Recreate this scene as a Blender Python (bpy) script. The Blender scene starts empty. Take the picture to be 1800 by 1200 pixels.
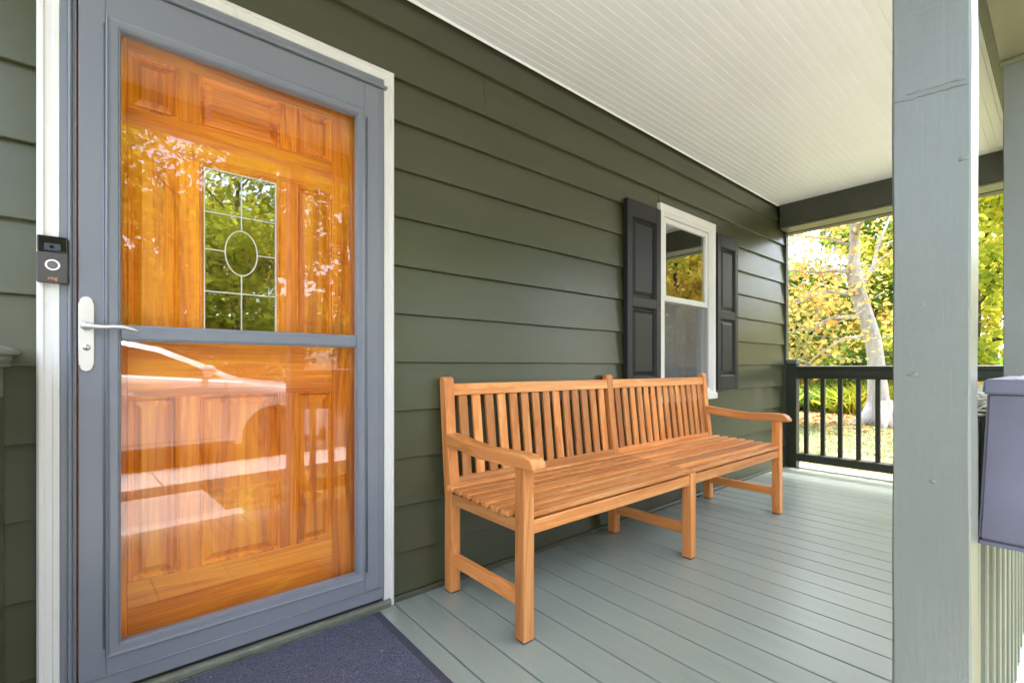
import bpy, bmesh, math, random
import numpy as np
from mathutils import Vector, Matrix
R = math.radians
scene = bpy.context.scene
COL = scene.collection

# ------------------------------------------------------------------ camera, sky, sun, exposure
cam_d = bpy.data.cameras.new('camera')
cam = bpy.data.objects.new('camera', cam_d); COL.objects.link(cam)
cam.location = (0, -1.8, 0.977)
cam.rotation_euler = (R(90), 0, R(50.24 - 90))
cam_d.sensor_width = 36; cam_d.lens = 812 / 1800 * 36
cam_d.shift_y = 46 / 1800
cam_d.clip_start = 0.02; cam_d.clip_end = 1500
scene.camera = cam

SUN_EL, SUN_AZ = 74, 118           # azimuth counted from +Y (behind the house) towards +X: high sun over the far end of the street
world = bpy.data.worlds.new('World'); scene.world = world; world.use_nodes = True
wn = world.node_tree; wn.nodes.clear()
sky = wn.nodes.new('ShaderNodeTexSky'); sky.sky_type = 'NISHITA'; sky.sun_disc = False
sky.sun_elevation = R(SUN_EL); sky.sun_rotation = R(SUN_AZ)
sky.air_density = 1.0; sky.dust_density = 3.0; sky.ozone_density = 1.0
hs = wn.nodes.new('ShaderNodeHueSaturation'); hs.inputs['Saturation'].default_value = 0.65
bg = wn.nodes.new('ShaderNodeBackground'); bg.inputs['Strength'].default_value = 0.15
wo = wn.nodes.new('ShaderNodeOutputWorld')
wn.links.new(sky.outputs[0], hs.inputs['Color']); wn.links.new(hs.outputs[0], bg.inputs['Color'])
wn.links.new(bg.outputs[0], wo.inputs['Surface'])
sun_d = bpy.data.lights.new('sun', 'SUN'); sun_d.energy = 2.1; sun_d.angle = R(12); sun_d.color = (1.0, 0.975, 0.94)
sun = bpy.data.objects.new('sun', sun_d); COL.objects.link(sun)
sd = Vector((math.sin(R(SUN_AZ)) * math.cos(R(SUN_EL)), math.cos(R(SUN_AZ)) * math.cos(R(SUN_EL)), math.sin(R(SUN_EL))))
sun.rotation_euler = (-sd).to_track_quat('-Z', 'Y').to_euler()
sun.location = sd * 60
vs = scene.view_settings
vs.view_transform = 'Standard'; vs.look = 'None'; vs.gamma = 1.0; vs.use_curve_mapping = False
vs.exposure = 3.28
scene.render.engine = 'CYCLES'
scene.cycles.use_denoising = True
scene.cycles.max_bounces = 7; scene.cycles.diffuse_bounces = 4; scene.cycles.transparent_max_bounces = 12
scene.cycles.use_adaptive_sampling = True; scene.cycles.adaptive_threshold = 0.025
scene.cycles.sample_clamp_indirect = 8

# ------------------------------------------------------------------ material helpers
def new_mat(name):
    m = bpy.data.materials.new(name); m.use_nodes = True
    nt = m.node_tree; nt.nodes.clear()
    out = nt.nodes.new('ShaderNodeOutputMaterial')
    return m, nt, out

def nd(nt, typ, **kw):
    n = nt.nodes.new(typ)
    for k, v in kw.items():
        if k in n.inputs: n.inputs[k].default_value = v
        else: setattr(n, k, v)
    return n

def c4(c): return (c[0], c[1], c[2], 1.0)

def coords(nt, scale=(1, 1, 1), per_object=0.0):
    tc = nt.nodes.new('ShaderNodeTexCoord')
    mp = nt.nodes.new('ShaderNodeMapping'); mp.inputs['Scale'].default_value = scale
    if per_object:
        oi = nt.nodes.new('ShaderNodeObjectInfo')
        mu = nd(nt, 'ShaderNodeMath', operation='MULTIPLY'); mu.inputs[1].default_value = per_object
        nt.links.new(oi.outputs['Random'], mu.inputs[0])
        cb = nt.nodes.new('ShaderNodeCombineXYZ')
        for i in range(3): nt.links.new(mu.outputs[0], cb.inputs[i])
        ad = nd(nt, 'ShaderNodeVectorMath', operation='ADD')
        nt.links.new(tc.outputs['Object'], ad.inputs[0]); nt.links.new(cb.outputs[0], ad.inputs[1])
        nt.links.new(ad.outputs[0], mp.inputs['Vector'])
    else:
        nt.links.new(tc.outputs['Object'], mp.inputs['Vector'])
    return mp.outputs[0]

def bsdf(nt, out, rough=0.5, spec=0.5, metal=0.0, coat=0.0, coat_r=0.1):
    b = nt.nodes.new('ShaderNodeBsdfPrincipled')
    b.inputs['Roughness'].default_value = rough; b.inputs['Specular IOR Level'].default_value = spec
    b.inputs['Metallic'].default_value = metal
    b.inputs['Coat Weight'].default_value = coat; b.inputs['Coat Roughness'].default_value = coat_r
    nt.links.new(b.outputs[0], out.inputs['Surface'])
    return b

def paint(name, col, rough=0.45, var=0.12, nscale=(3, 3, 3), bump=0.15, bscale=(60, 60, 60), dist=0.002,
          spec=0.5, objvar=0.0, metal=0.0, dirt=None, dirt_amt=0.0, dirt_scale=(4, 4, 4), coat=0.0):
    m, nt, out = new_mat(name)
    b = bsdf(nt, out, rough, spec, metal, coat)
    L = nt.links
    n1 = nd(nt, 'ShaderNodeTexNoise', Scale=1.0, Detail=5.0, Roughness=0.6)
    L.new(coords(nt, nscale), n1.inputs['Vector'])
    mr = nd(nt, 'ShaderNodeMapRange'); mr.inputs['From Min'].default_value = 0.25; mr.inputs['From Max'].default_value = 0.75
    mr.inputs['To Min'].default_value = 1 - var; mr.inputs['To Max'].default_value = 1 + var
    L.new(n1.outputs['Fac'], mr.inputs['Value'])
    val = mr.outputs[0]
    if objvar:
        oi = nt.nodes.new('ShaderNodeObjectInfo')
        m2 = nd(nt, 'ShaderNodeMapRange'); m2.inputs['To Min'].default_value = 1 - objvar; m2.inputs['To Max'].default_value = 1 + objvar
        L.new(oi.outputs['Random'], m2.inputs['Value'])
        mu = nd(nt, 'ShaderNodeMath', operation='MULTIPLY'); L.new(val, mu.inputs[0]); L.new(m2.outputs[0], mu.inputs[1]); val = mu.outputs[0]
    hsv = nt.nodes.new('ShaderNodeHueSaturation'); hsv.inputs['Color'].default_value = c4(col); L.new(val, hsv.inputs['Value'])
    colout = hsv.outputs[0]
    if dirt:
        n3 = nd(nt, 'ShaderNodeTexNoise', Scale=1.0, Detail=8.0, Roughness=0.7); L.new(coords(nt, dirt_scale), n3.inputs['Vector'])
        rp = nt.nodes.new('ShaderNodeValToRGB'); rp.color_ramp.elements[0].position = 0.55; rp.color_ramp.elements[1].position = 0.75
        rp.color_ramp.elements[1].color = (dirt_amt,) * 3 + (1,)
        L.new(n3.outputs['Fac'], rp.inputs[0])
        mx = nt.nodes.new('ShaderNodeMix'); mx.data_type = 'RGBA'
        L.new(rp.outputs[0], mx.inputs[0]); L.new(colout, mx.inputs[6]); mx.inputs[7].default_value = c4(dirt)
        colout = mx.outputs[2]
    L.new(colout, b.inputs['Base Color'])
    if bump:
        n2 = nd(nt, 'ShaderNodeTexNoise', Scale=1.0, Detail=4.0, Roughness=0.6); L.new(coords(nt, bscale), n2.inputs['Vector'])
        bp = nd(nt, 'ShaderNodeBump'); bp.inputs['Strength'].default_value = bump; bp.inputs['Distance'].default_value = dist
        L.new(n2.outputs['Fac'], bp.inputs['Height']); L.new(bp.outputs[0], b.inputs['Normal'])
        r2 = nd(nt, 'ShaderNodeMapRange'); r2.inputs['To Min'].default_value = max(0.02, rough - 0.08); r2.inputs['To Max'].default_value = rough + 0.08
        L.new(n1.outputs['Fac'], r2.inputs['Value']); L.new(r2.outputs[0], b.inputs['Roughness'])
    return m

def wood(name, cols, axis, rough=0.45, coat=0.0, objvar=0.2, grain=1.0, bump=0.12, span=(0.42, 1.02), fine_amt=0.40):
    """cols: dark, mid, light; grain runs along axis"""
    m, nt, out = new_mat(name)
    b = bsdf(nt, out, rough, 0.45, 0, coat, 0.12)
    L = nt.links
    sc = [14 * grain] * 3; sc[axis] = 1.1 * grain
    fine = [170 * grain] * 3; fine[axis] = 5 * grain
    v1 = coords(nt, sc, 7.0); v2 = coords(nt, fine, 7.0)
    n1 = nd(nt, 'ShaderNodeTexNoise', Scale=1.0, Detail=4.0, Roughness=0.55, Distortion=1.2); L.new(v1, n1.inputs['Vector'])
    n2 = nd(nt, 'ShaderNodeTexNoise', Scale=1.0, Detail=3.0, Roughness=0.5); L.new(v2, n2.inputs['Vector'])
    # ring lines: fractional part of stretched noise
    mu = nd(nt, 'ShaderNodeMath', operation='MULTIPLY'); L.new(n1.outputs['Fac'], mu.inputs[0]); mu.inputs[1].default_value = 7.0
    sn = nd(nt, 'ShaderNodeMath', operation='SINE'); m6 = nd(nt, 'ShaderNodeMath', operation='MULTIPLY'); m6.inputs[1].default_value = 6.283
    L.new(mu.outputs[0], m6.inputs[0]); L.new(m6.outputs[0], sn.inputs[0])
    a1 = nd(nt, 'ShaderNodeMath', operation='MULTIPLY_ADD'); L.new(sn.outputs[0], a1.inputs[0]); a1.inputs[1].default_value = 0.05
    L.new(n1.outputs['Fac'], a1.inputs[2])
    a2 = nd(nt, 'ShaderNodeMath', operation='MULTIPLY_ADD'); L.new(n2.outputs['Fac'], a2.inputs[0]); a2.inputs[1].default_value = fine_amt
    L.new(a1.outputs[0], a2.inputs[2])
    rp = nt.nodes.new('ShaderNodeValToRGB'); e = rp.color_ramp.elements
    e[0].position = span[0]; e[0].color = c4(cols[0]); e[1].position = min(1.0, span[1]); e[1].color = c4(cols[2])
    k = e.new(0.5 * (span[0] + span[1])); k.color = c4(cols[1])
    L.new(a2.outputs[0], rp.inputs[0])
    oi = nt.nodes.new('ShaderNodeObjectInfo')
    m2 = nd(nt, 'ShaderNodeMapRange'); m2.inputs['To Min'].default_value = 1 - objvar; m2.inputs['To Max'].default_value = 1 + objvar * 0.6
    L.new(oi.outputs['Random'], m2.inputs['Value'])
    hsv = nt.nodes.new('ShaderNodeHueSaturation'); L.new(rp.outputs[0], hsv.inputs['Color']); L.new(m2.outputs[0], hsv.inputs['Value'])
    L.new(hsv.outputs[0], b.inputs['Base Color'])
    bp = nd(nt, 'ShaderNodeBump'); bp.inputs['Strength'].default_value = bump; bp.inputs['Distance'].default_value = 0.0015
    L.new(a2.outputs[0], bp.inputs['Height']); L.new(bp.outputs[0], b.inputs['Normal'])
    return m

def thin_glass(name, tint=(1, 1, 1), boost=1.0):
    m, nt, out = new_mat(name); L = nt.links
    tr = nt.nodes.new('ShaderNodeBsdfTransparent'); tr.inputs[0].default_value = c4(tint)
    gl = nt.nodes.new('ShaderNodeBsdfGlossy'); gl.inputs['Roughness'].default_value = 0.0
    # the fresnel node inverts the index on back faces; undo that so both faces reflect as an air-glass surface
    ge = nt.nodes.new('ShaderNodeNewGeometry')
    ior = nd(nt, 'ShaderNodeMapRange'); ior.inputs['To Min'].default_value = 1.52; ior.inputs['To Max'].default_value = 1 / 1.52
    L.new(ge.outputs['Backfacing'], ior.inputs['Value'])
    fr = nt.nodes.new('ShaderNodeFresnel'); L.new(ior.outputs[0], fr.inputs['IOR'])
    mu = nd(nt, 'ShaderNodeMath', operation='MULTIPLY', use_clamp=True); mu.inputs[1].default_value = boost; L.new(fr.outputs[0], mu.inputs[0])
    mx = nt.nodes.new('ShaderNodeMixShader'); L.new(mu.outputs[0], mx.inputs[0]); L.new(tr.outputs[0], mx.inputs[1]); L.new(gl.outputs[0], mx.inputs[2])
    L.new(mx.outputs[0], out.inputs['Surface'])
    return m

def leafmat(name, stops, trans=0.5):
    m, nt, out = new_mat(name); L = nt.links
    ge = nt.nodes.new('ShaderNodeNewGeometry')
    tc = nt.nodes.new('ShaderNodeTexCoord')
    no = nd(nt, 'ShaderNodeTexNoise', Scale=0.45, Detail=2.0); L.new(tc.outputs['Object'], no.inputs['Vector'])
    ad = nd(nt, 'ShaderNodeMath', operation='MULTIPLY_ADD'); L.new(no.outputs['Fac'], ad.inputs[0]); ad.inputs[1].default_value = 1.5
    m1 = nd(nt, 'ShaderNodeMath', operation='MULTIPLY_ADD'); L.new(ge.outputs['Random Per Island'], m1.inputs[0]); m1.inputs[1].default_value = 0.5; m1.inputs[2].default_value = -0.5
    L.new(m1.outputs[0], ad.inputs[2])
    rp = nt.nodes.new('ShaderNodeValToRGB'); e = rp.color_ramp.elements
    while len(e) < len(stops): e.new(0.5)
    for i, c in enumerate(stops): e[i].position = 0.08 + 0.84 * i / max(1, len(stops) - 1); e[i].color = c4(c)
    L.new(ad.outputs[0], rp.inputs[0])
    df = nt.nodes.new('ShaderNodeBsdfDiffuse'); tl = nt.nodes.new('ShaderNodeBsdfTranslucent')
    L.new(rp.outputs[0], df.inputs[0]); L.new(rp.outputs[0], tl.inputs[0])
    mx = nt.nodes.new('ShaderNodeMixShader'); mx.inputs[0].default_value = trans
    L.new(df.outputs[0], mx.inputs[1]); L.new(tl.outputs[0], mx.inputs[2]); L.new(mx.outputs[0], out.inputs['Surface'])
    return m

# ------------------------------------------------------------------ materials
SIDING = paint('olive_siding_paint', (0.052, 0.055, 0.026), 0.31, 0.09, (2, 8, 8), 0.3, (5, 60, 60), 0.002, spec=0.5, objvar=0.04)
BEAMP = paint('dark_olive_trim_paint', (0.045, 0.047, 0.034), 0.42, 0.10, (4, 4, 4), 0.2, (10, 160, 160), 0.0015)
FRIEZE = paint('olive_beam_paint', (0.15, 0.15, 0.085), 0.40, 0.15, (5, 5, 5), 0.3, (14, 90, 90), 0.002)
RAILP = paint('dark_green_rail_paint', (0.022, 0.024, 0.013), 0.42, 0.10, (6, 6, 6), 0.15, (60, 60, 60), 0.001, spec=0.35)
def post_paint():
    m, nt, out = new_mat('grey_green_post_paint'); L = nt.links; b = bsdf(nt, out, 0.36, 0.5)
    n1 = nd(nt, 'ShaderNodeTexNoise', Scale=1.0, Detail=5.0, Roughness=0.6); L.new(coords(nt, (6, 6, 2.5)), n1.inputs['Vector'])
    saw = nd(nt, 'ShaderNodeTexNoise', Scale=1.0, Detail=3.0, Roughness=0.7); L.new(coords(nt, (9, 12, 70)), saw.inputs['Vector'])
    brush = nd(nt, 'ShaderNodeTexNoise', Scale=1.0, Detail=4.0, Roughness=0.65); L.new(coords(nt, (150, 150, 7)), brush.inputs['Vector'])
    lump = nd(nt, 'ShaderNodeTexNoise', Scale=1.0, Detail=3.0, Roughness=0.55, Distortion=1.5); L.new(coords(nt, (30, 30, 22)), lump.inputs['Vector'])
    mr = nd(nt, 'ShaderNodeMapRange'); mr.inputs['From Min'].default_value = 0.25; mr.inputs['From Max'].default_value = 0.75; mr.inputs['To Min'].default_value = 0.90; mr.inputs['To Max'].default_value = 1.08
    L.new(n1.outputs['Fac'], mr.inputs['Value'])
    hsv = nt.nodes.new('ShaderNodeHueSaturation'); hsv.inputs['Color'].default_value = (0.146, 0.158, 0.137, 1); L.new(mr.outputs[0], hsv.inputs['Value'])
    # small chips where pale undercoat shows
    chip = nd(nt, 'ShaderNodeTexNoise', Scale=1.0, Detail=2.0, Roughness=0.5); L.new(coords(nt, (120, 120, 60)), chip.inputs['Vector'])
    rp = nt.nodes.new('ShaderNodeValToRGB'); rp.color_ramp.elements[0].position = 0.80; rp.color_ramp.elements[1].position = 0.83; L.new(chip.outputs['Fac'], rp.inputs[0])
    mx = nt.nodes.new('ShaderNodeMix'); mx.data_type = 'RGBA'; L.new(rp.outputs[0], mx.inputs[0]); L.new(hsv.outputs[0], mx.inputs[6]); mx.inputs[7].default_value = (0.34, 0.36, 0.33, 1)
    L.new(mx.outputs[2], b.inputs['Base Color'])
    rp2 = nt.nodes.new('ShaderNodeValToRGB'); rp2.color_ramp.elements[0].position = 0.62; rp2.color_ramp.elements[1].position = 0.95; L.new(lump.outputs['Fac'], rp2.inputs[0])
    prev = None
    for src, st, di in ((saw.outputs['Fac'], 0.32, 0.0014), (brush.outputs['Fac'], 0.45, 0.0012), (rp2.outputs[0], 0.35, 0.0010)):
        bp = nd(nt, 'ShaderNodeBump'); bp.inputs['Strength'].default_value = st; bp.inputs['Distance'].default_value = di
        L.new(src, bp.inputs['Height'])
        if prev: L.new(prev, bp.inputs['Normal'])
        prev = bp.outputs[0]
    L.new(prev, b.inputs['Normal']); return m
COLP = post_paint()
PICKETP = paint('sage_picket_paint', (0.15, 0.165, 0.125), 0.4, 0.15, (12, 12, 3), 0.3, (60, 60, 14), 0.0015, objvar=0.06)
DECKP = paint('sage_deck_paint', (0.225, 0.258, 0.218), 0.30, 0.10, (9, 1.6, 9), 0.3, (150, 5, 150), 0.0012, spec=0.75, objvar=0.07,
              dirt=(0.165, 0.19, 0.16), dirt_amt=0.6, dirt_scale=(12, 2.5, 10))
WHITE = paint('white_trim_paint', (0.63, 0.61, 0.585), 0.42, 0.04, (6, 6, 2), 0.15, (50, 50, 12), 0.001, dirt=(0.45, 0.4, 0.33), dirt_amt=0.35, dirt_scale=(22, 22, 9))
VINYL = paint('white_window_vinyl', (0.68, 0.66, 0.64), 0.35, 0.03, (6, 6, 6), 0.05, (40, 40, 40), 0.0008)
CEILP = paint('cream_ceiling_paint', (0.80, 0.795, 0.81), 0.38, 0.03, (2, 5, 5), 0.06, (30, 60, 60), 0.001, objvar=0.012)
GREYM = paint('slate_grey_storm_door_enamel', (0.165, 0.174, 0.205), 0.28, 0.02, (5, 5, 2), 0.0, spec=0.5)
BLACKP = paint('black_shutter_paint', (0.011, 0.0105, 0.0115), 0.45, 0.2, (20, 20, 3), 0.3, (140, 140, 8), 0.0012, spec=0.35)
STEEL = paint('brushed_nickel', (0.62, 0.60, 0.57), 0.36, 0.05, (20, 20, 20), 0.1, (200, 200, 20), 0.0004, metal=0.75)
SCREW = paint('zinc_screw', (0.4, 0.38, 0.35), 0.4, 0.1, metal=0.8)
BELLG = paint('dark_bronze_plastic', (0.045, 0.036, 0.034), 0.42, 0.05, bump=0.05)
BELLB = paint('gloss_black_plastic', (0.006, 0.005, 0.005), 0.12, 0.02, bump=0.0)
BELLR = paint('bright_ring_plastic', (0.75, 0.75, 0.76), 0.3, 0.02, bump=0.0)
BELLC = paint('grey_button', (0.10, 0.095, 0.095), 0.4, 0.02, bump=0.0)
BELLO = paint('orange_print', (0.60, 0.26, 0.16), 0.5, 0.02, bump=0.0)
LENS = paint('blue_grey_lens', (0.05, 0.06, 0.09), 0.08, 0.05, bump=0.0)
BOXP = paint('lavender_grey_plastic', (0.088, 0.086, 0.118), 0.5, 0.14, (7, 7, 7), 0.35, (22, 22, 9), 0.0015, dirt=(0.13, 0.12, 0.15), dirt_amt=0.5, dirt_scale=(9, 9, 5))
LEAD = paint('lead_came', (0.62, 0.60, 0.55), 0.35, 0.1, metal=0.2, bump=0.05)
DARKIN = paint('dim_room_paint', (0.10, 0.10, 0.105), 0.8, 0.1, bump=0.0)
CURTAIN = paint('sheer_curtain', (0.52, 0.52, 0.55), 0.8, 0.05, bump=0.2)
CONC = paint('pale_concrete', (0.50, 0.48, 0.455), 0.85, 0.14, (2, 2, 2), 0.4, (70, 70, 70), 0.002, dirt=(0.3, 0.28, 0.25), dirt_amt=0.6, dirt_scale=(5, 5, 5))
CONCD = paint('grey_concrete', (0.36, 0.345, 0.335), 0.85, 0.14, (2, 2, 2), 0.4, (60, 60, 60), 0.002)
ASPH = paint('asphalt', (0.055, 0.055, 0.058), 0.85, 0.2, (3, 3, 3), 0.6, (90, 90, 90), 0.003)
CARW = paint('white_car_paint', (0.78, 0.78, 0.79), 0.22, 0.01, bump=0.0, coat=1.0)
CARG = paint('dark_car_glass', (0.012, 0.014, 0.015), 0.03, 0.0, bump=0.0, spec=0.8)
RUBBER = paint('tyre_rubber', (0.02, 0.02, 0.02), 0.7, 0.1)
BLACKT = paint('black_trim', (0.015, 0.015, 0.016), 0.5, 0.1)
ALLOY = paint('dark_alloy_wheel', (0.05, 0.05, 0.052), 0.4, 0.03, metal=0.5, bump=0.0)
REDL = paint('red_lamp', (0.4, 0.02, 0.02), 0.15, 0.03, bump=0.0)
CLEARL = paint('clear_lamp', (0.7, 0.7, 0.72), 0.1, 0.03, bump=0.0)
ROOFM = paint('grey_shingle', (0.09, 0.085, 0.08), 0.85, 0.25, (9, 9, 9), 0.5, (40, 40, 40), 0.004)
ROCK = paint('pale_rock', (0.36, 0.33, 0.30), 0.85, 0.25, (5, 5, 5), 0.8, (12, 12, 12), 0.02)
MULCH = paint('leaf_mulch', (0.34, 0.20, 0.11), 0.9, 0.35, (14, 14, 14), 0.8, (30, 30, 30), 0.02)
SOIL = paint('dark_soil', (0.06, 0.045, 0.035), 0.95, 0.3)
PATHM = paint('gravel_path', (0.42, 0.37, 0.32), 0.9, 0.15, (3, 3, 3), 0.5, (50, 50, 50), 0.004)
THRESH = paint('painted_sill', (0.115, 0.12, 0.09), 0.5, 0.2, (8, 8, 8), 0.4, (20, 90, 90), 0.002, dirt=(0.35, 0.34, 0.3), dirt_amt=0.7, dirt_scale=(20, 60, 60))
SHOEP = paint('olive_shoe_moulding_paint', (0.045, 0.048, 0.026), 0.45, 0.1)
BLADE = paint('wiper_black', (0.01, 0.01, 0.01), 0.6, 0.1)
TEAKC = [(0.33, 0.100, 0.024), (0.62, 0.220, 0.054), (0.82, 0.40, 0.145)]
TEAK = [wood('teak_grain_%s' % a, TEAKC, i, 0.42, 0.0, 0.36, span=(0.22, 0.92), fine_amt=0.20) for i, a in enumerate('xyz')]
PINEC = [(0.38, 0.070, 0.002), (0.76, 0.215, 0.003), (0.92, 0.37, 0.006)]
PINE = [wood('stained_pine_grain_%s' % a, PINEC, i, 0.45, 0.05, 0.14, 0.8, 0.05) for i, a in enumerate('xyz')]
GLASS = thin_glass('storm_glass', (1, 1, 1), 1.15)
WGLASS = thin_glass('window_glass', (0.9, 0.93, 0.92), 4.0)
LGLASS = thin_glass('leaded_glass', (0.75, 0.8, 0.76), 5.2)

def screen_mat():
    m, nt, out = new_mat('insect_screen_mesh'); L = nt.links
    tr = nt.nodes.new('ShaderNodeBsdfTransparent'); df = nt.nodes.new('ShaderNodeBsdfDiffuse'); df.inputs[0].default_value = (0.17, 0.17, 0.18, 1)
    mx = nt.nodes.new('ShaderNodeMixShader'); mx.inputs[0].default_value = 0.55
    L.new(tr.outputs[0], mx.inputs[1]); L.new(df.outputs[0], mx.inputs[2]); L.new(mx.outputs[0], out.inputs['Surface']); return m
SCREEN = screen_mat()

def mat_mat():
    m, nt, out = new_mat('blue_grey_ribbed_mat'); L = nt.links
    b = bsdf(nt, out, 0.75, 0.3)
    v = coords(nt, (1, 1, 1))
    n0 = nd(nt, 'ShaderNodeTexNoise', Scale=52.0, Detail=1.0, Roughness=0.5); L.new(v, n0.inputs['Vector'])
    mu = nd(nt, 'ShaderNodeMath', operation='MULTIPLY'); L.new(n0.outputs['Fac'], mu.inputs[0]); mu.inputs[1].default_value = 46.0
    sn = nd(nt, 'ShaderNodeMath', operation='SINE'); L.new(mu.outputs[0], sn.inputs[0])
    n2 = nd(nt, 'ShaderNodeTexNoise', Scale=420.0, Detail=2.0); L.new(v, n2.inputs['Vector'])
    ad = nd(nt, 'ShaderNodeMath', operation='MULTIPLY_ADD'); L.new(n2.outputs['Fac'], ad.inputs[0]); ad.inputs[1].default_value = 1.2; L.new(sn.outputs[0], ad.inputs[2])
    rp = nt.nodes.new('ShaderNodeValToRGB'); e = rp.color_ramp.elements
    e[0].position = 0.0; e[0].color = (0.052, 0.055, 0.080, 1); e[1].position = 1.0; e[1].color = (0.110, 0.117, 0.160, 1)
    L.new(ad.outputs[0], rp.inputs[0]); L.new(rp.outputs[0], b.inputs['Base Color'])
    bp = nd(nt, 'ShaderNodeBump'); bp.inputs['Strength'].default_value = 0.6; bp.inputs['Distance'].default_value = 0.003
    L.new(ad.outputs[0], bp.inputs['Height']); L.new(bp.outputs[0], b.inputs['Normal']); return m
MATM = mat_mat()
MATB = paint('blue_grey_mat_edge', (0.040, 0.041, 0.058), 0.75, 0.2, (30, 30, 30), 0.5, (300, 300, 300), 0.002)

def bark_mat(name, c1, c2, c3, scale=(3, 3, 1.2)):
    m, nt, out = new_mat(name); L = nt.links; b = bsdf(nt, out, 0.85, 0.25)
    n1 = nd(nt, 'ShaderNodeTexNoise', Scale=2.2, Detail=6.0, Roughness=0.65); L.new(coords(nt, scale), n1.inputs['Vector'])
    rp = nt.nodes.new('ShaderNodeValToRGB'); e = rp.color_ramp.elements
    e[0].position = 0.3; e[0].color = c4(c1); e[1].position = 0.62; e[1].color = c4(c3); k = e.new(0.45); k.color = c4(c2)
    L.new(n1.outputs['Fac'], rp.inputs[0]); L.new(rp.outputs[0], b.inputs['Base Color'])
    bp = nd(nt, 'ShaderNodeBump'); bp.inputs['Strength'].default_value = 0.5; bp.inputs['Distance'].default_value = 0.03
    L.new(n1.outputs['Fac'], bp.inputs['Height']); L.new(bp.outputs[0], b.inputs['Normal']); return m
BARKW = bark_mat('pale_smooth_bark', (0.15, 0.13, 0.11), (0.35, 0.32, 0.295), (0.45, 0.42, 0.395))
BARKD = bark_mat('dark_bark', (0.035, 0.026, 0.02), (0.07, 0.055, 0.042), (0.12, 0.095, 0.075), (6, 6, 1.5))
LY = leafmat('golden_autumn_leaves', [(0.22, 0.29, 0.05), (0.50, 0.47, 0.07), (0.64, 0.50, 0.09), (0.60, 0.36, 0.07)])
LO = leafmat('orange_autumn_leaves', [(0.30, 0.32, 0.08), (0.56, 0.48, 0.12), (0.62, 0.42, 0.12), (0.55, 0.28, 0.10)])
LG = leafmat('green_leaves', [(0.07, 0.12, 0.025), (0.14, 0.23, 0.04), (0.24, 0.33, 0.06), (0.36, 0.38, 0.06)])
LYG = leafmat('yellow_green_leaves', [(0.14, 0.20, 0.03), (0.36, 0.43, 0.05), (0.56, 0.55, 0.06), (0.66, 0.56, 0.07)])
GRASSL = leafmat('grass_blades', [(0.09, 0.13, 0.04), (0.15, 0.19, 0.06), (0.22, 0.23, 0.09)], 0.3)
DRYL = leafmat('dry_fallen_leaves', [(0.22, 0.12, 0.05), (0.38, 0.22, 0.09), (0.42, 0.28, 0.10)], 0.15)

def lawn_mat():
    m, nt, out = new_mat('lawn_and_earth'); L = nt.links; b = bsdf(nt, out, 0.95, 0.15)
    n1 = nd(nt, 'ShaderNodeTexNoise', Scale=0.7, Detail=7.0, Roughness=0.65); L.new(coords(nt), n1.inputs['Vector'])
    n2 = nd(nt, 'ShaderNodeTexNoise', Scale=24.0, Detail=5.0, Roughness=0.7); L.new(coords(nt), n2.inputs['Vector'])
    ad = nd(nt, 'ShaderNodeMath', operation='MULTIPLY_ADD'); L.new(n2.outputs['Fac'], ad.inputs[0]); ad.inputs[1].default_value = 0.7; L.new(n1.outputs['Fac'], ad.inputs[2])
    rp = nt.nodes.new('ShaderNodeValToRGB'); e = rp.color_ramp.elements
    e[0].position = 0.6; e[0].color = (0.085, 0.105, 0.045, 1); e[1].position = 1.15; e[1].color = (0.20, 0.175, 0.095, 1)
    k = e.new(0.85); k.color = (0.135, 0.155, 0.07, 1)
    L.new(ad.outputs[0], rp.inputs[0]); L.new(rp.outputs[0], b.inputs['Base Color'])
    bp = nd(nt, 'ShaderNodeBump'); bp.inputs['Strength'].default_value = 0.7; bp.inputs['Distance'].default_value = 0.03
    L.new(n2.outputs['Fac'], bp.inputs['Height']); L.new(bp.outputs[0], b.inputs['Normal']); return m
LAWN = lawn_mat()

def water_mat():
    m, nt, out = new_mat('pond_water'); L = nt.links; b = bsdf(nt, out, 0.06, 0.6)
    b.inputs['Base Color'].default_value = (0.03, 0.035, 0.025, 1)
    n1 = nd(nt, 'ShaderNodeTexNoise', Scale=3.0, Detail=3.0); L.new(coords(nt), n1.inputs['Vector'])
    bp = nd(nt, 'ShaderNodeBump'); bp.inputs['Strength'].default_value = 0.06; bp.inputs['Distance'].default_value = 0.05
    L.new(n1.outputs['Fac'], bp.inputs['Height']); L.new(bp.outputs[0], b.inputs['Normal']); return m
WATER = water_mat()

# ------------------------------------------------------------------ object helpers
def wloc(o):
    v = Vector(o.location)
    while o.parent: o = o.parent; v = Vector(o.location) if not o.get('_k') else v
    return v
_world = {}
def setup(o, parent, loc=(0, 0, 0)):
    COL.objects.link(o); o.location = loc
    base = Vector((0, 0, 0))
    if parent is not None:
        o.parent = parent; pw = _world[parent.name]
        o.matrix_parent_inverse = Matrix.Translation(-pw)
    _world[o.name] = Vector(loc)
    return o

def tag(o, label=None, cat=None, group=None, kind=None):
    if label: o['label'] = label
    if cat: o['category'] = cat
    if group: o['group'] = group
    if kind: o['kind'] = kind
    return o

def thing(name, label, cat, loc=(0, 0, 0), group=None):
    o = bpy.data.objects.new(name, None); o.empty_display_size = 0.1
    setup(o, None, loc)
    return tag(o, label, cat, group)

def obj(name, bm, mat, parent=None, smooth=False, loc=(0, 0, 0)):
    me = bpy.data.meshes.new(name)
    if isinstance(bm, bmesh.types.BMesh):
        bmesh.ops.recalc_face_normals(bm, faces=bm.faces[:])
        bm.to_mesh(me); bm.free()
    if smooth:
        for p in me.polygons: p.use_smooth = True
    me.materials.append(mat)
    return setup(bpy.data.objects.new(name, me), parent, loc)

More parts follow.
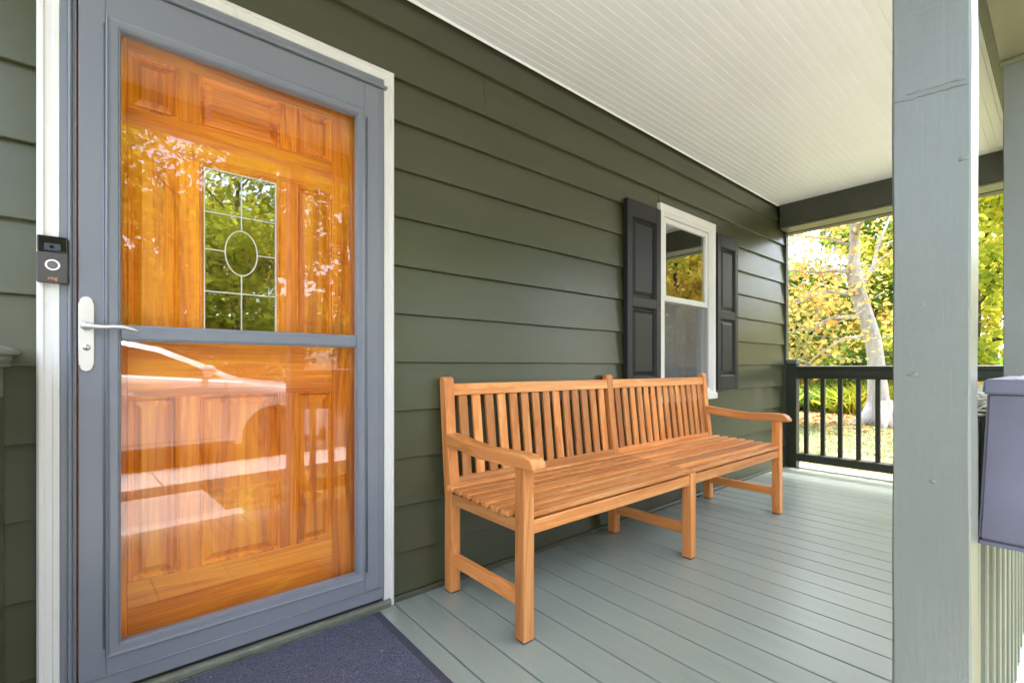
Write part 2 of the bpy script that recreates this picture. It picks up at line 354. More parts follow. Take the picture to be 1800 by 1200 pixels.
def share(name, me, parent, loc=(0, 0, 0), rot=None, scale=None):
    o = bpy.data.objects.new(name, me)
    setup(o, parent, loc)
    if rot: o.rotation_euler = rot
    if scale: o.scale = scale
    return o

def B(): return bmesh.new()

def box(bm, x0, x1, y0, y1, z0, z1, bev=0.0, seg=1):
    t = bmesh.new()
    vs_ = [t.verts.new((x, y, z)) for z in (z0, z1) for y in (y0, y1) for x in (x0, x1)]
    for f in ((0, 1, 3, 2), (4, 6, 7, 5), (0, 4, 5, 1), (2, 3, 7, 6), (0, 2, 6, 4), (1, 5, 7, 3)):
        t.faces.new([vs_[i] for i in f])
    if bev: bmesh.ops.bevel(t, geom=t.edges[:], offset=bev, segments=seg, affect='EDGES', profile=0.5)
    merge(bm, t); return bm

def merge(bm, t):
    me = bpy.data.meshes.new('tmp'); t.to_mesh(me); t.free(); bm.from_mesh(me); bpy.data.meshes.remove(me)

def prism(bm, pts, axis, a, b, bev=0.0, seg=1):
    """extrude a 2d outline along axis: axis 0 -> pts are (y,z); 1 -> (x,z); 2 -> (x,y)"""
    t = bmesh.new()
    def P(p, v):
        return {0: (v, p[0], p[1]), 1: (p[0], v, p[1]), 2: (p[0], p[1], v)}[axis]
    lo = [t.verts.new(P(p, a)) for p in pts]; hi = [t.verts.new(P(p, b)) for p in pts]
    n = len(pts)
    t.faces.new(lo[::-1]); t.faces.new(hi)
    for i in range(n): t.faces.new((lo[i], lo[(i + 1) % n], hi[(i + 1) % n], hi[i]))
    bmesh.ops.recalc_face_normals(t, faces=t.faces[:])
    if bev: bmesh.ops.bevel(t, geom=t.edges[:], offset=bev, segments=seg, affect='EDGES', profile=0.5)
    merge(bm, t); return bm

def tube(bm, pts, rad, n=8, cap=True):
    pts = [Vector(p) for p in pts]
    rings = []
    up = Vector((0.13, 0.29, 0.95)).normalized()
    for i, p in enumerate(pts):
        d = (pts[min(i + 1, len(pts) - 1)] - pts[max(i - 1, 0)])
        d = d.normalized() if d.length > 1e-9 else Vector((0, 0, 1))
        a = d.cross(up)
        if a.length < 0.05: a = d.cross(Vector((1, 0, 0)))
        a.normalize(); b = d.cross(a).normalized()
        r = rad[i] if isinstance(rad, (list, tuple)) else rad
        rings.append([bm.verts.new(p + a * (r * math.cos(2 * math.pi * k / n)) + b * (r * math.sin(2 * math.pi * k / n))) for k in range(n)])
    for i in range(len(rings) - 1):
        for k in range(n):
            bm.faces.new((rings[i][k], rings[i][(k + 1) % n], rings[i + 1][(k + 1) % n], rings[i + 1][k]))
    if cap:
        bm.faces.new(rings[0][::-1]); bm.faces.new(rings[-1])
    return bm

def cyl(bm, c, axis, r, h, n=20, bev=0.0):
    t = bmesh.new()
    bmesh.ops.create_cone(t, cap_ends=True, segments=n, radius1=r, radius2=r, depth=h)
    if bev:
        es = [e for e in t.edges if all(abs(abs(v.co.z) - h / 2) < 1e-6 for v in e.verts)]
        bmesh.ops.bevel(t, geom=es, offset=bev, segments=2, affect='EDGES')
    rot = {0: Matrix.Rotation(R(90), 4, 'Y'), 1: Matrix.Rotation(R(90), 4, 'X'), 2: Matrix.Identity(4)}[axis]
    bmesh.ops.transform(t, matrix=Matrix.Translation(c) @ rot, verts=t.verts[:])
    merge(bm, t); return bm

def frame_ring(bm, x0, x1, z0, z1, prof):
    """mitred picture-frame moulding in the XZ plane; prof = list of (inset, y) from the outer edge inwards"""
    rows = []
    for ins, y in prof:
        rows.append([bm.verts.new((x0 + ins, y, z0 + ins)), bm.verts.new((x1 - ins, y, z0 + ins)),
                     bm.verts.new((x1 - ins, y, z1 - ins)), bm.verts.new((x0 + ins, y, z1 - ins))])
    for i in range(len(rows) - 1):
        for k in range(4):
            bm.faces.new((rows[i][k], rows[i][(k + 1) % 4], rows[i + 1][(k + 1) % 4], rows[i + 1][k]))
    return bm

# ================================================================== THE SETTING
GZ = -0.32
random.seed(4)
def sheet(name, x0, x1, y0, y1, z, m, depth=0.0, parent=None, kind='structure'):
    bm = B()
    if depth: box(bm, x0, x1, y0, y1, z - depth, z, 0.004)
    else:
        v = [bm.verts.new(p) for p in ((x0, y0, z), (x1, y0, z), (x1, y1, z), (x0, y1, z))]; bm.faces.new(v)
    o = obj(name, bm, m, parent)
    if kind and parent is None: o['kind'] = kind
    return o
sheet('ground', -300, 300, -300, 300, GZ, LAWN)
sheet('road', -120, 120, -12.5, -4.98, -0.315, ASPH)
sw = thing('sidewalk', None, None, (0, -4.4, -0.2)); sw['kind'] = 'structure'
x = -12.4
slab = B(); box(slab, 0, 1.49, -4.80, -3.98, -0.45, -0.20, 0.006)
sl0 = obj('sidewalk_slab', slab, CONC, sw, loc=(-12.4 + 0.98, 0, 0))
for k in range(1, 18): share('sidewalk_slab', sl0.data, sw, (-12.4 + 0.98 + 1.5 * k, 0, 0))
kb = B(); box(kb, -40, 40, -4.965, -4.805, -0.45, -0.205, 0.02, 2); tag(obj('kerb', kb, CONCD), kind='structure')
wk = thing('front_walk', None, None, (0.2, -3, -0.28)); wk['kind'] = 'structure'
for k, (ya, yb) in enumerate(((-2.42, -2.905), (-2.915, -3.40), (-3.41, -3.90))):
    bm = B(); box(bm, -0.62, 0.90, yb, ya, -0.45, -0.275 - 0.002 * k, 0.006); obj('walk_slab', bm, CONCD, wk)
bm = B(); box(bm, -0.62, 0.885, -2.41, -1.765, -0.45, -0.135, 0.012, 2)
tag(obj('entry_step', bm, CONC), 'low pale concrete entry step below the porch deck edge', 'step')

# ------------------------------------------------------------------ porch deck
deck = thing('porch_deck', None, None, (2.4, -0.85, 0)); deck['kind'] = 'structure'
BW = 0.14
nb0, nb1 = -8, 31
bm = B(); box(bm, 0.0025, BW - 0.0025, -1.755, -0.004, -0.028, 0.0, 0.0032, 2)
d0 = None
for k in range(nb0, nb1 + 1):
    x = 0.852 + BW * k
    zz = random.uniform(-0.0012, 0.0)
    if d0 is None: d0 = obj('deck_board', bm, DECKP, deck, loc=(x, 0, zz))
    else: share('deck_board', d0.data, deck, (x, 0, zz))
bm = B(); box(bm, 0.852 + BW * nb0 + 0.01, 0.852 + BW * (nb1 + 1) - 0.01, -1.725, -1.685, -0.30, -0.029)
obj('rim_joist', bm, BEAMP, deck)
bm = B(); box(bm, 5.295, 5.32, -1.72, 0.0, -0.30, -0.029)
obj('end_joist', bm, BEAMP, deck)
bm = B()
for k in range(12): box(bm, -0.25 + 0.48 * k, -0.21 + 0.48 * k, -1.684, 0.0, -0.20, -0.0285)
obj('floor_joists', bm, SOIL, deck)

# ------------------------------------------------------------------ porch ceiling of narrow boards
ceil = thing('porch_ceiling', None, None, (2, -0.8, 2.55)); ceil['kind'] = 'structure'
bm = B(); CB = 0.0423
prism(bm, [(0, 2.5500), (0.0030, 2.5485), (CB - 0.0030, 2.5485), (CB - 0.0004, 2.5500), (CB - 0.0004, 2.565), (0, 2.565)], 0, -0.355, 4.868)
c0 = None
for k in range(38):
    y = -0.006 - CB * (k + 1)
    if c0 is None: c0 = obj('ceiling_board', bm, CEILP, ceil, loc=(0, y, 0))
    else: share('ceiling_board', c0.data, ceil, (0, y, 0))
bm = B(); prism(bm, [(-0.001, 2.541), (-0.005, 2.541), (-0.011, 2.5483), (-0.001, 2.5483)], 0, -0.355, 4.85)
obj('ceiling_moulding', bm, CEILP, ceil)

# ================================================================== THE HOUSE
house = thing('house', 'olive green clapboard house front with a covered porch and orange wooden front door', 'house', (0.5, 0.1, 0))

# wall core with a door and a window opening
DX0, DX1, DZ1 = -0.19, 0.849, 2.194
WX0, WX1, WZ0, WZ1 = 2.80, 3.578, 0.747, 2.108
wall = B()
for a in ((-4.0, DX0 + 0.02, 0.02, 0.15, -0.32, 2.75), (DX0 + 0.02, DX1 - 0.02, 0.02, 0.15, DZ1 - 0.03, 2.75), (DX1 - 0.02, WX0 + 0.04, 0.02, 0.15, -0.32, 2.75),
          (WX0 + 0.04, WX1 - 0.04, 0.02, 0.15, -0.32, WZ0 + 0.03), (WX0 + 0.04, WX1 - 0.04, 0.02, 0.15, WZ1 - 0.03, 2.75), (WX1 - 0.04, 5.035, 0.02, 0.15, -0.32, 2.75),
          (DX0 + 0.02, DX1 - 0.02, 0.02, 0.15, -0.32, -0.03)):
    box(wall, *a)
wall = obj('wall', wall, SIDING, house)

def clap(x0, x1, z0, z1, lap=0.0172, nz=None):
    bm = B(); zt = z1 - 0.0006
    n = max(2, int((x1 - x0) / 0.25)); seed = random.random() * 50
    prev = None
    for i in range(n + 1):
        x = x0 + (x1 - x0) * i / n
        w = 0.0016 * math.sin(seed + x * 2.3) + 0.0012 * math.sin(seed * 2 + x * 6.1)
        zz = z0 + w * 0.7
        ring = [bm.verts.new(p) for p in ((x, 0.0 + w * 0.6, zz + 0.002), (x, 0.002 + w * 0.6, zz), (x, 0.0195, zz), (x, 0.0195, zt), (x, lap, zt))]
        if prev:
            for k in range(5): bm.faces.new((prev[k], prev[(k + 1) % 5], ring[(k + 1) % 5], ring[k]))
        else: bm.faces.new(ring[::-1])
        prev = ring
    bm.faces.new(prev)
    return obj('clapboard', bm, SIDING, wall)
ZR = [0.022, 0.195, 0.39, 0.592, 0.796, 1.002, 1.204, 1.408, 1.613, 1.815, 2.017, 2.195, 2.395, 2.549]
for i in range(len(ZR) - 1):
    z0, z1 = ZR[i], ZR[i + 1]
    xa = 0.851 if z0 < 2.19 else -0.19
    if 0.79 < z0 < 2.1:
        clap(xa, WX0 + 0.03, z0, z1); clap(WX1 - 0.03, 5.038, z0, z1)
        if z0 > 2.0: clap(WX0 + 0.032, WX1 - 0.032, 2.10, z1)
    elif abs(z0 - 2.195) < 0.01:
        clap(xa, 1.329, z0, z1); clap(1.3315, 5.038, z0, z1)
    elif abs(z0 - 0.39) < 0.01:
        clap(xa, 3.02, z0, z1); clap(3.0222, 5.038, z0, z1)
    else: clap(xa, 5.038, z0, z1)
ZL = [-0.09, 0.13, 0.345, 0.561, 0.770, 0.980, 1.176, 1.378, 1.588, 1.797, 2.005, 2.20, 2.395, 2.549]
for i in range(len(ZL) - 1): clap(-3.98, -0.192, ZL[i], ZL[i + 1])

nails = B(); nr = random.Random(3)
for z in ZR[1:-1]:
    x = 1.0 + nr.uniform(0, 0.3)
    while x < 5.0:
        if not (WX0 - 0.45 < x < WX1 + 0.42 and 0.8 < z < 2.1):
            t_n = bmesh.new(); bmesh.ops.create_uvsphere(t_n, u_segments=6, v_segments=4, radius=0.0032)
            bmesh.ops.translate(t_n, vec=(x, 0.0035, z - 0.0015), verts=t_n.verts[:]); merge(nails, t_n)
        x += nr.uniform(0.28, 0.55)
nl_o = obj('nail_heads', nails, SIDING, wall, True); nl_o['kind'] = 'stuff'
bm = B(); prism(bm, [(-0.014, 0.001), (-0.012, 0.012), (-0.004, 0.021), (0.019, 0.021), (0.019, 0.001)], 0, 0.852, 5.03); obj('shoe_moulding', bm, SHOEP, house)
bm = B(); box(bm, 5.039, 5.10, -0.012, 0.10, -0.3, 2.60, 0.003); obj('corner_board', bm, BEAMP, house)
bm = B(); box(bm, 5.102, 5.15, 0.02, 0.09, -0.3, 2.36, 0.012, 2); obj('downspout', bm, VINYL, house)
# upper storey, gable end, roof over the porch
bm = B(); box(bm, -4.0, 5.035, 0.02, 0.15, 2.752, 5.4); box(bm, -4.0, -3.86, 0.151, 8.0, -0.32, 5.4); box(bm, 4.90, 5.035, 0.151, 8.0, -0.32, 5.4); box(bm, -3.859, 4.899, 7.86, 8.0, -0.32, 5.4)
obj('upper_wall', bm, SIDING, house)
bm = B(); prism(bm, [(-0.7, 5.39), (4.0, 7.6), (8.7, 5.39), (8.7, 5.55), (4.0, 7.78), (-0.7, 5.55)], 0, -4.4, 5.5); obj('roof', bm, ROOFM, house)
bm = B(); prism(bm, [(0.015, 2.58), (-1.97, 2.58), (-1.97, 2.66), (0.015, 3.45)], 0, -0.46, 5.35); obj('porch_roof', bm, ROOFM, house)
bm = B(); box(bm, -0.46, 5.35, -1.968, -1.718, 2.562, 2.579); obj('eave_soffit', bm, FRIEZE, house)
bm = B(); box(bm, -0.47, 5.36, -1.995, -1.9705, 2.50, 2.67, 0.004); obj('fascia', bm, WHITE, house)
# beams
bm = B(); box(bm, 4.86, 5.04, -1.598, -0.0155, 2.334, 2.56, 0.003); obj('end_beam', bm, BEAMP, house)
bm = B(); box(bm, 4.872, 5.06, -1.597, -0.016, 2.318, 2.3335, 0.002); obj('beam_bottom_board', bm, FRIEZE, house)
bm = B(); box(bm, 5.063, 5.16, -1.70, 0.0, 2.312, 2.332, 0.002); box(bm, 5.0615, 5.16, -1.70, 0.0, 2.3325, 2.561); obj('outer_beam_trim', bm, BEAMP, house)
bm = B(); box(bm, -0.44, 5.06, -1.716, -1.600, 2.385, 2.561, 0.003); obj('front_beam', bm, FRIEZE, house)
bm = B(); box(bm, -0.355, 4.858, -1.5985, -1.548, 2.530, 2.5615, 0.003); obj('frieze_board', bm, FRIEZE, house)
bm = B(); box(bm, -0.44, -0.357, -1.598, -0.001, 2.40, 2.561, 0.003); obj('left_end_beam', bm, FRIEZE, house)
# room behind
bm = B()
box(bm, -3.8, 4.85, 7.6, 7.7, -0.03, 2.6); box(bm, -3.8, 4.85, 0.16, 7.6, -0.10, -0.03); box(bm, -3.8, 4.85, 0.16, 7.6, 2.6, 2.7)
box(bm, 1.5, 1.6, 0.16, 7.6, -0.03, 2.6)
obj('room', bm, DARKIN, house)

# ------------------------------------------------------------------ door casing
bm = B()
prof = [(0, 0.018), (0, -0.016), (0.006, -0.022), (0.013, -0.022), (0.017, -0.017), (0.030, -0.016), (0.033, -0.019), (0.044, -0.019), (0.046, -0.016), (0.046, 0.05)]
L_, Rr, T_ = DX0, DX1, DZ1
rows = []
for ins, y in prof:
    rows.append([bm.verts.new((L_ + ins, y, 0.001)), bm.verts.new((L_ + ins, y, T_ - ins)), bm.verts.new((Rr - ins, y, T_ - ins)), bm.verts.new((Rr - ins, y, 0.001))])
for i in range(len(rows) - 1):
    for k in range(3): bm.faces.new((rows[i][k], rows[i][k + 1], rows[i + 1][k + 1], rows[i + 1][k]))
obj('door_casing', bm, WHITE, house)
bm = B(); box(bm, -0.14, 0.80, 0.012, 0.145, 2.13, 2.165); box(bm, -0.143, -0.118, 0.012, 0.145, 0.03, 2.16); box(bm, 0.790, 0.802, 0.012, 0.145, 0.03, 2.16)
obj('door_jamb', bm, WHITE, house)
bm = B(); prism(bm, [(-0.030, 0.001), (-0.030, 0.022), (-0.020, 0.030), (0.145, 0.034), (0.145, 0.001)], 0, -0.142, 0.832, 0.003); obj('threshold', bm, THRESH, house)
# grey z-bar frame of the storm door
bm = B()
for (xa, xb, y0, y1) in ((-0.1435, -0.128, -0.019, 0.01), (-0.128, -0.119, -0.027, 0.01), (-0.119, -0.110, -0.021, 0.01), (0.7955, 0.803, -0.021, 0.01)):
    box(bm, xa, xb, y0, y1, 0.034, 2.118, 0.0015)
box(bm, -0.1435, 0.803, -0.021, 0.01, 2.1185, 2.146, 0.002); box(bm, -0.110, 0.812, -0.034, 0.008, 2.106, 2.1175, 0.002); box(bm, -0.109, 0.795, -0.020, 0.008, 2.099, 2.1055, 0.001)
tube(bm, [(-0.1235, -0.0275, 0.036), (-0.1235, -0.0275, 2.116)], 0.0028, 10); tube(bm, [(-0.1165, -0.0215, 0.036), (-0.1165, -0.0215, 2.105)], 0.0018, 10)
obj('storm_door_frame', bm, GREYM, house)

# ------------------------------------------------------------------ storm door
SX0, SX1, SZ0, SZ1 = -0.106, 0.793, 0.047, 2.097
GX0, GX1 = -0.015, 0.686
G = [(0.175, 1.055), (1.103, 1.960)]
bm = B(); yf, yb = -0.030, 0.006
def flat(bm, x0, x1, z0, z1): box(bm, x0, x1, yf, yb, z0, z1, 0.0018)
flat(bm, SX0, GX0 - 0.033, SZ0, SZ1); flat(bm, GX1 + 0.033, SX1, SZ0, SZ1)
flat(bm, GX0 - 0.0328, GX1 + 0.0328, SZ0, G[0][0] - 0.033); flat(bm, GX0 - 0.0328, GX1 + 0.0328, G[1][1] + 0.033, SZ1)
storm = obj('storm_door', bm, GREYM, house)
storm['label'] = 'slate grey storm door with two glass panes and nickel lever handle'
bm = B()
frame_ring(bm, GX0 - 0.033, GX1 + 0.033, G[0][0] - 0.033, G[1][1] + 0.033,
           [(0, -0.012), (0, -0.0335), (0.003, -0.0365), (0.006, -0.034), (0.0075, -0.0365), (0.011, -0.035), (0.026, -0.0345), (0.028, -0.032), (0.030, -0.0335), (0.033, -0.028), (0.033, -0.004)])
obj('glazing_bead', bm, GREYM, storm)
bm = B(); box(bm, GX0, GX1, -0.026, -0.004, G[0][1], G[1][0], 0.002); box(bm, GX0, GX1, -0.030, -0.0262, G[0][1] + 0.006, G[1][0] - 0.010, 0.0015)
obj('middle_rail', bm, GREYM, storm)
bm = B(); box(bm, SX0 + 0.002, SX1 - 0.012, -0.0335, -0.0302, 0.048, 0.092, 0.0012); obj('bottom_expander', bm, GREYM, storm)
bm = B()
for xx in (-0.0530, -0.0485):
    tube(bm, [(xx, yf - 0.0008, 0.17), (xx, yf - 0.0008, 1.965)], 0.0022, 10)
for xx in (0.7245, 0.7290):
    tube(bm, [(xx, yf - 0.0008, 0.17), (xx, yf - 0.0008, 1.965)], 0.0018, 10)
tube(bm, [(SX0 + 0.002, -0.0335, 0.0925), (SX1 - 0.012, -0.0335, 0.0925)], 0.0030, 10)
obj('raised_bead', bm, GREYM, storm, True)
bm = B(); box(bm, SX0 + 0.003, SX1 - 0.012, -0.022, -0.012, 0.036, 0.0465); obj('sweep', bm, BLADE, storm)
bm = B(); box(bm, SX1 - 0.018, SX1 - 0.012, -0.0325, -0.0302, SZ0 + 0.05, SZ1 - 0.01, 0.001); obj('hinge_edge', bm, GREYM, storm)
TILT = R(2.2)
for i, (za, zb) in enumerate(G):
    bm = B(); xm = (GX0 + GX1) / 2
    t = B(); box(t, GX0 - xm, GX1 - xm, -0.0015, 0.0015, za, zb)
    bmesh.ops.transform(t, matrix=Matrix.Translation((xm, -0.008, 0)) @ Matrix.Rotation(TILT, 4, 'Z'), verts=t.verts[:])
    merge(bm, t); obj('glass_pane', bm, GLASS, storm)
# lever handle
bm = B(); cx_ = -0.0895; hw = 0.0165
out_ = []
for zc, sg in ((1.158, 1), (0.986, -1)):
    pts = [(hw, 0), (hw - 0.003, 0.003 * sg), (hw - 0.0025, 0.006 * sg)] + [(0.0135 * math.cos(a), sg * (0.006 + 0.0135 * math.sin(a))) for a in [R(q) for q in (20, 45, 70, 90, 110, 135, 160)]] + [(-hw + 0.0025, 0.006 * sg), (-hw + 0.003, 0.003 * sg), (-hw, 0)]
    out_ += [(cx_ + px, zc + pz) for px, pz in (pts if sg > 0 else pts[::-1])]
prism(bm, out_, 1, -0.037, -0.0301, 0.0012); obj('handle_plate', bm, STEEL, storm)
bm = B(); cyl(bm, (-0.0885, -0.046, 1.094), 1, 0.013, 0.018, 20, 0.003)
tube(bm, [(-0.0885, -0.058, 1.094), (-0.075, -0.062, 1.0925), (-0.055, -0.064, 1.0915), (-0.03, -0.064, 1.094), (-0.008, -0.063, 1.0935), (0.012, -0.062, 1.088), (0.024, -0.061, 1.083)], [0.010, 0.0075, 0.006, 0.0055, 0.0055, 0.005, 0.0035], 10)
obj('lever', bm, STEEL, storm, True)
bm = B(); cyl(bm, (-0.089, -0.0385, 1.034), 1, 0.009, 0.005, 20, 0.001); lk = obj('lock_cylinder', bm, STEEL, storm, True)
bm = B(); box(bm, -0.0898, -0.0882, -0.0418, -0.0408, 1.029, 1.039); obj('keyway', bm, BLADE, storm)

# ------------------------------------------------------------------ wooden door
YW = 0.075
wd = B(); box(wd, -0.115, 0.745, YW + 0.012, YW + 0.045, 0.036, 1.50); 
t_ = [(-0.115, 0.187, 1.5002, 2.10), (0.429, 0.745, 1.5002, 2.10), (0.1872, 0.4288, 1.673, 2.10)]
bm = B()
box(bm, -0.115, 0.745, YW + 0.014, YW + 0.045, 0.036, 1.10)
for a in ((-0.115, 0.187), (0.429, 0.745)): box(bm, a[0], a[1], YW + 0.014, YW + 0.045, 1.1002, 2.10)
box(bm, 0.1872, 0.4288, YW + 0.014, YW + 0.045, 1.675, 2.10); wd.free()
wdoor = obj('wooden_door', bm, PINE[2], house)
wdoor['label'] = 'orange varnished pine panel door with a leaded glass light'
def rail(name, x0, x1, z0, z1, m):
    bm = B(); box(bm, x0, x1, YW, YW + 0.0138, z0, z1, 0.0015); return obj(name, bm, m, wdoor)
XS = [(-0.002, 0.130), (0.187, 0.437), (0.494, 0.626)]
rail('stile', -0.115, -0.002, 0.036, 2.10, PINE[2]); rail('stile', 0.626, 0.745, 0.036, 2.10, PINE[2])
rail('top_rail', -0.0018, 0.6258, 1.966, 2.10, PINE[0]); rail('frieze_rail', -0.0018, 0.6258, 1.673, 1.793, PINE[0])
rail('lock_rail', -0.0018, 0.6258, 0.884, 1.072, PINE[0]); rail('bottom_rail', -0.0018, 0.6258, 0.036, 0.305, PINE[0])
for za, zb in ((0.3052, 0.8838), (1.0722, 1.6728), (1.7932, 1.9658)):
    rail('muntin', 0.130, 0.187, za, zb, PINE[2]); rail('muntin', 0.437, 0.494, za, zb, PINE[2])
def panel(x0, x1, z0, z1, m):
    bm = B()
    frame_ring(bm, x0, x1, z0, z1, [(0, YW + 0.0137), (0, YW + 0.002), (0.004, YW - 0.001), (0.009, YW + 0.003), (0.013, YW + 0.0125), (0.016, YW + 0.0125), (0.034, YW + 0.003), (0.036, YW + 0.001)])
    f = [bm.verts.new(p) for p in ((x0 + 0.036, YW + 0.001, z0 + 0.036), (x1 - 0.036, YW + 0.001, z0 + 0.036), (x1 - 0.036, YW + 0.001, z1 - 0.036), (x0 + 0.036, YW + 0.001, z1 - 0.036))]
    bm.faces.new(f); return obj('panel', bm, m, wdoor)
for i, (a, b) in enumerate(XS):
    panel(a, b, 1.793, 1.966, PINE[0] if i == 1 else PINE[2])
    panel(a, b, 0.305, 0.884, PINE[2])
    if i != 1: panel(a, b, 1.072, 1.673, PINE[2])
bm = B(); frame_ring(bm, 0.187, 0.437, 1.072, 1.673, [(0, YW + 0.0137), (0, YW), (0.005, YW - 0.003), (0.012, YW + 0.004), (0.012, YW + 0.02)]); obj('light_moulding', bm, PINE[2], wdoor)
lx0, lx1, lz0, lz1 = 0.199, 0.425, 1.084, 1.661
bm = B(); box(bm, lx0, lx1, YW + 0.010, YW + 0.013, lz0, lz1); obj('leaded_pane', bm, LGLASS, wdoor)
bm = B(); frame_ring(bm, lx0, lx1, lz0, lz1, [(0, YW + 0.0098), (0.0, YW + 0.004), (0.004, YW + 0.004), (0.004, YW + 0.0098)])
cxl, czl, ra, rb = 0.312, 1.383, 0.050, 0.079
yl = YW + 0.0075
tube(bm, [(cxl, yl, lz0 + 0.004), (cxl, yl, czl - rb)], 0.0024, 6); tube(bm, [(cxl, yl, czl + rb), (cxl, yl, lz1 - 0.004)], 0.0024, 6)
for z in (lz0 + 0.155, lz1 - 0.150): tube(bm, [(lx0 + 0.003, yl, z), (lx1 - 0.003, yl, z)], 0.0024, 6)
tube(bm, [(lx0 + 0.003, yl, czl), (cxl - ra, yl, czl)], 0.0024, 6); tube(bm, [(cxl + ra, yl, czl), (lx1 - 0.003, yl, czl)], 0.0024, 6)
tube(bm, [(cxl + ra * math.cos(R(a)), yl, czl + rb * math.sin(R(a))) for a in range(0, 361, 10)], 0.0024, 6, False)
obj('lead_came', bm, LEAD, wdoor)

# ------------------------------------------------------------------ window
win = B()
frame_ring(win, WX0, WX1, WZ0, WZ1, [(0, 0.019), (0, -0.020), (0.003, -0.023), (0.040, -0.021), (0.044, -0.024), (0.050, -0.022), (0.056, -0.012), (0.062, -0.012), (0.066, -0.004), (0.074, -0.004), (0.076, 0.06)])
win = obj('window', win, VINYL, house)
win['label'] = 'white vinyl double hung window between black shutters'
bm = B(); box(bm, WX0 - 0.006, WX1 + 0.006, -0.034, 0.018, WZ0 - 0.012, WZ0 + 0.035, 0.003); obj('sill', bm, VINYL, win)
ux0, ux1 = WX0 + 0.076, WX1 - 0.076
zm = 1.445
def sash(x0, x1, z0, z1, y, w=0.034, wb=0.04):
    bm = B()
    for a in ((x0, x0 + w, z0, z1), (x1 - w, x1, z0, z1), (x0 + w + 0.0002, x1 - w - 0.0002, z0, z0 + wb), (x0 + w + 0.0002, x1 - w - 0.0002, z1 - w, z1)):
        box(bm, a[0], a[1], y, y + 0.028, a[2], a[3], 0.003)
    o = obj('sash', bm, VINYL, win)
    bm = B(); box(bm, x0 + w - 0.003, x1 - w + 0.003, y + 0.012, y + 0.016, z0 + wb - 0.003, z1 - w + 0.003); obj('glass_pane', bm, WGLASS, win)
sash(ux0 + 0.001, ux1 - 0.001, zm, WZ1 - 0.077, 0.004)
sash(ux0 + 0.001, ux1 - 0.001, WZ0 + 0.077, zm + 0.03, 0.034)
bm = B(); v = [bm.verts.new(p) for p in ((ux0 + 0.002, 0.006, WZ0 + 0.08), (ux1 - 0.002, 0.006, WZ0 + 0.08), (ux1 - 0.002, 0.006, zm - 0.003), (ux0 + 0.002, 0.006, zm - 0.003))]; bm.faces.new(v)
obj('insect_screen', bm, SCREEN, win)
bm = B(); box(bm, 3.30, 3.36, -0.028, -0.0235, WZ0 + 0.052, WZ0 + 0.058); obj('weep_cover', bm, VINYL, win)
# a curtain hanging inside
bm = B(); prev = None
for i in range(61):
    x = ux0 - 0.02 + (ux1 - ux0 + 0.04) * i / 60; y = 0.20 + 0.010 * math.sin(i * 0.55) + 0.004 * math.sin(i * 1.3)
    r = (bm.verts.new((x, y, 0.70)), bm.verts.new((x, y * 0.98 + 0.004, zm + 0.03)))
    if prev: bm.faces.new((prev[0], r[0], r[1], prev[1]))
    prev = r
tag(obj('curtain', bm, CURTAIN, None, True), 'pale sheer curtain hanging behind the lower half of the window', 'curtain')

def shutter(x0, x1, lab):
    z0, z1, y0, y1 = 0.803, 2.047, -0.036, -0.003
    bm = B(); st = 0.052
    for a in ((x0, x0 + st, z0, z1), (x1 - st, x1, z0, z1)): box(bm, a[0], a[1], y0, y1, a[2], a[3], 0.002)
    for za, zb in ((z0, z0 + 0.11), (1.37, 1.43), (z1 - 0.10, z1)): box(bm, x0 + st + 0.0002, x1 - st - 0.0002, y0, y1, za, zb, 0.002)
    s = obj('shutter', bm, BLACKP, house); s['label'] = lab
    for za, zb in ((z0 + 0.11, 1.37), (1.43, z1 - 0.10)):
        bm = B(); a, b = x0 + st, x1 - st
        frame_ring(bm, a, b, za, zb, [(0, y1), (0, y0 + 0.004), (0.004, y0 + 0.006), (0.010, y0 + 0.021), (0.018, y0 + 0.021), (0.040, y0 + 0.009), (0.042, y0 + 0.008)])
        q = 0.042; bm.faces.new([bm.verts.new(p) for p in ((a + q, y0 + 0.008, za + q), (b - q, y0 + 0.008, za + q), (b - q, y0 + 0.008, zb - q), (a + q, y0 + 0.008, zb - q))])
        obj('panel', bm, BLACKP, s)
    for xx in (x0 + 0.022, x1 - 0.022):
        for zz in (z0 + 0.09, 1.40, z1 - 0.14):
            bm = B(); cyl(bm, (xx, y0 - 0.001, zz), 1, 0.006, 0.004, 10); obj('screw', bm, BLADE, s)
shutter(2.412, 2.786, 'black raised panel shutter left of the window')
shutter(3.585, 3.935, 'black raised panel shutter right of the window')

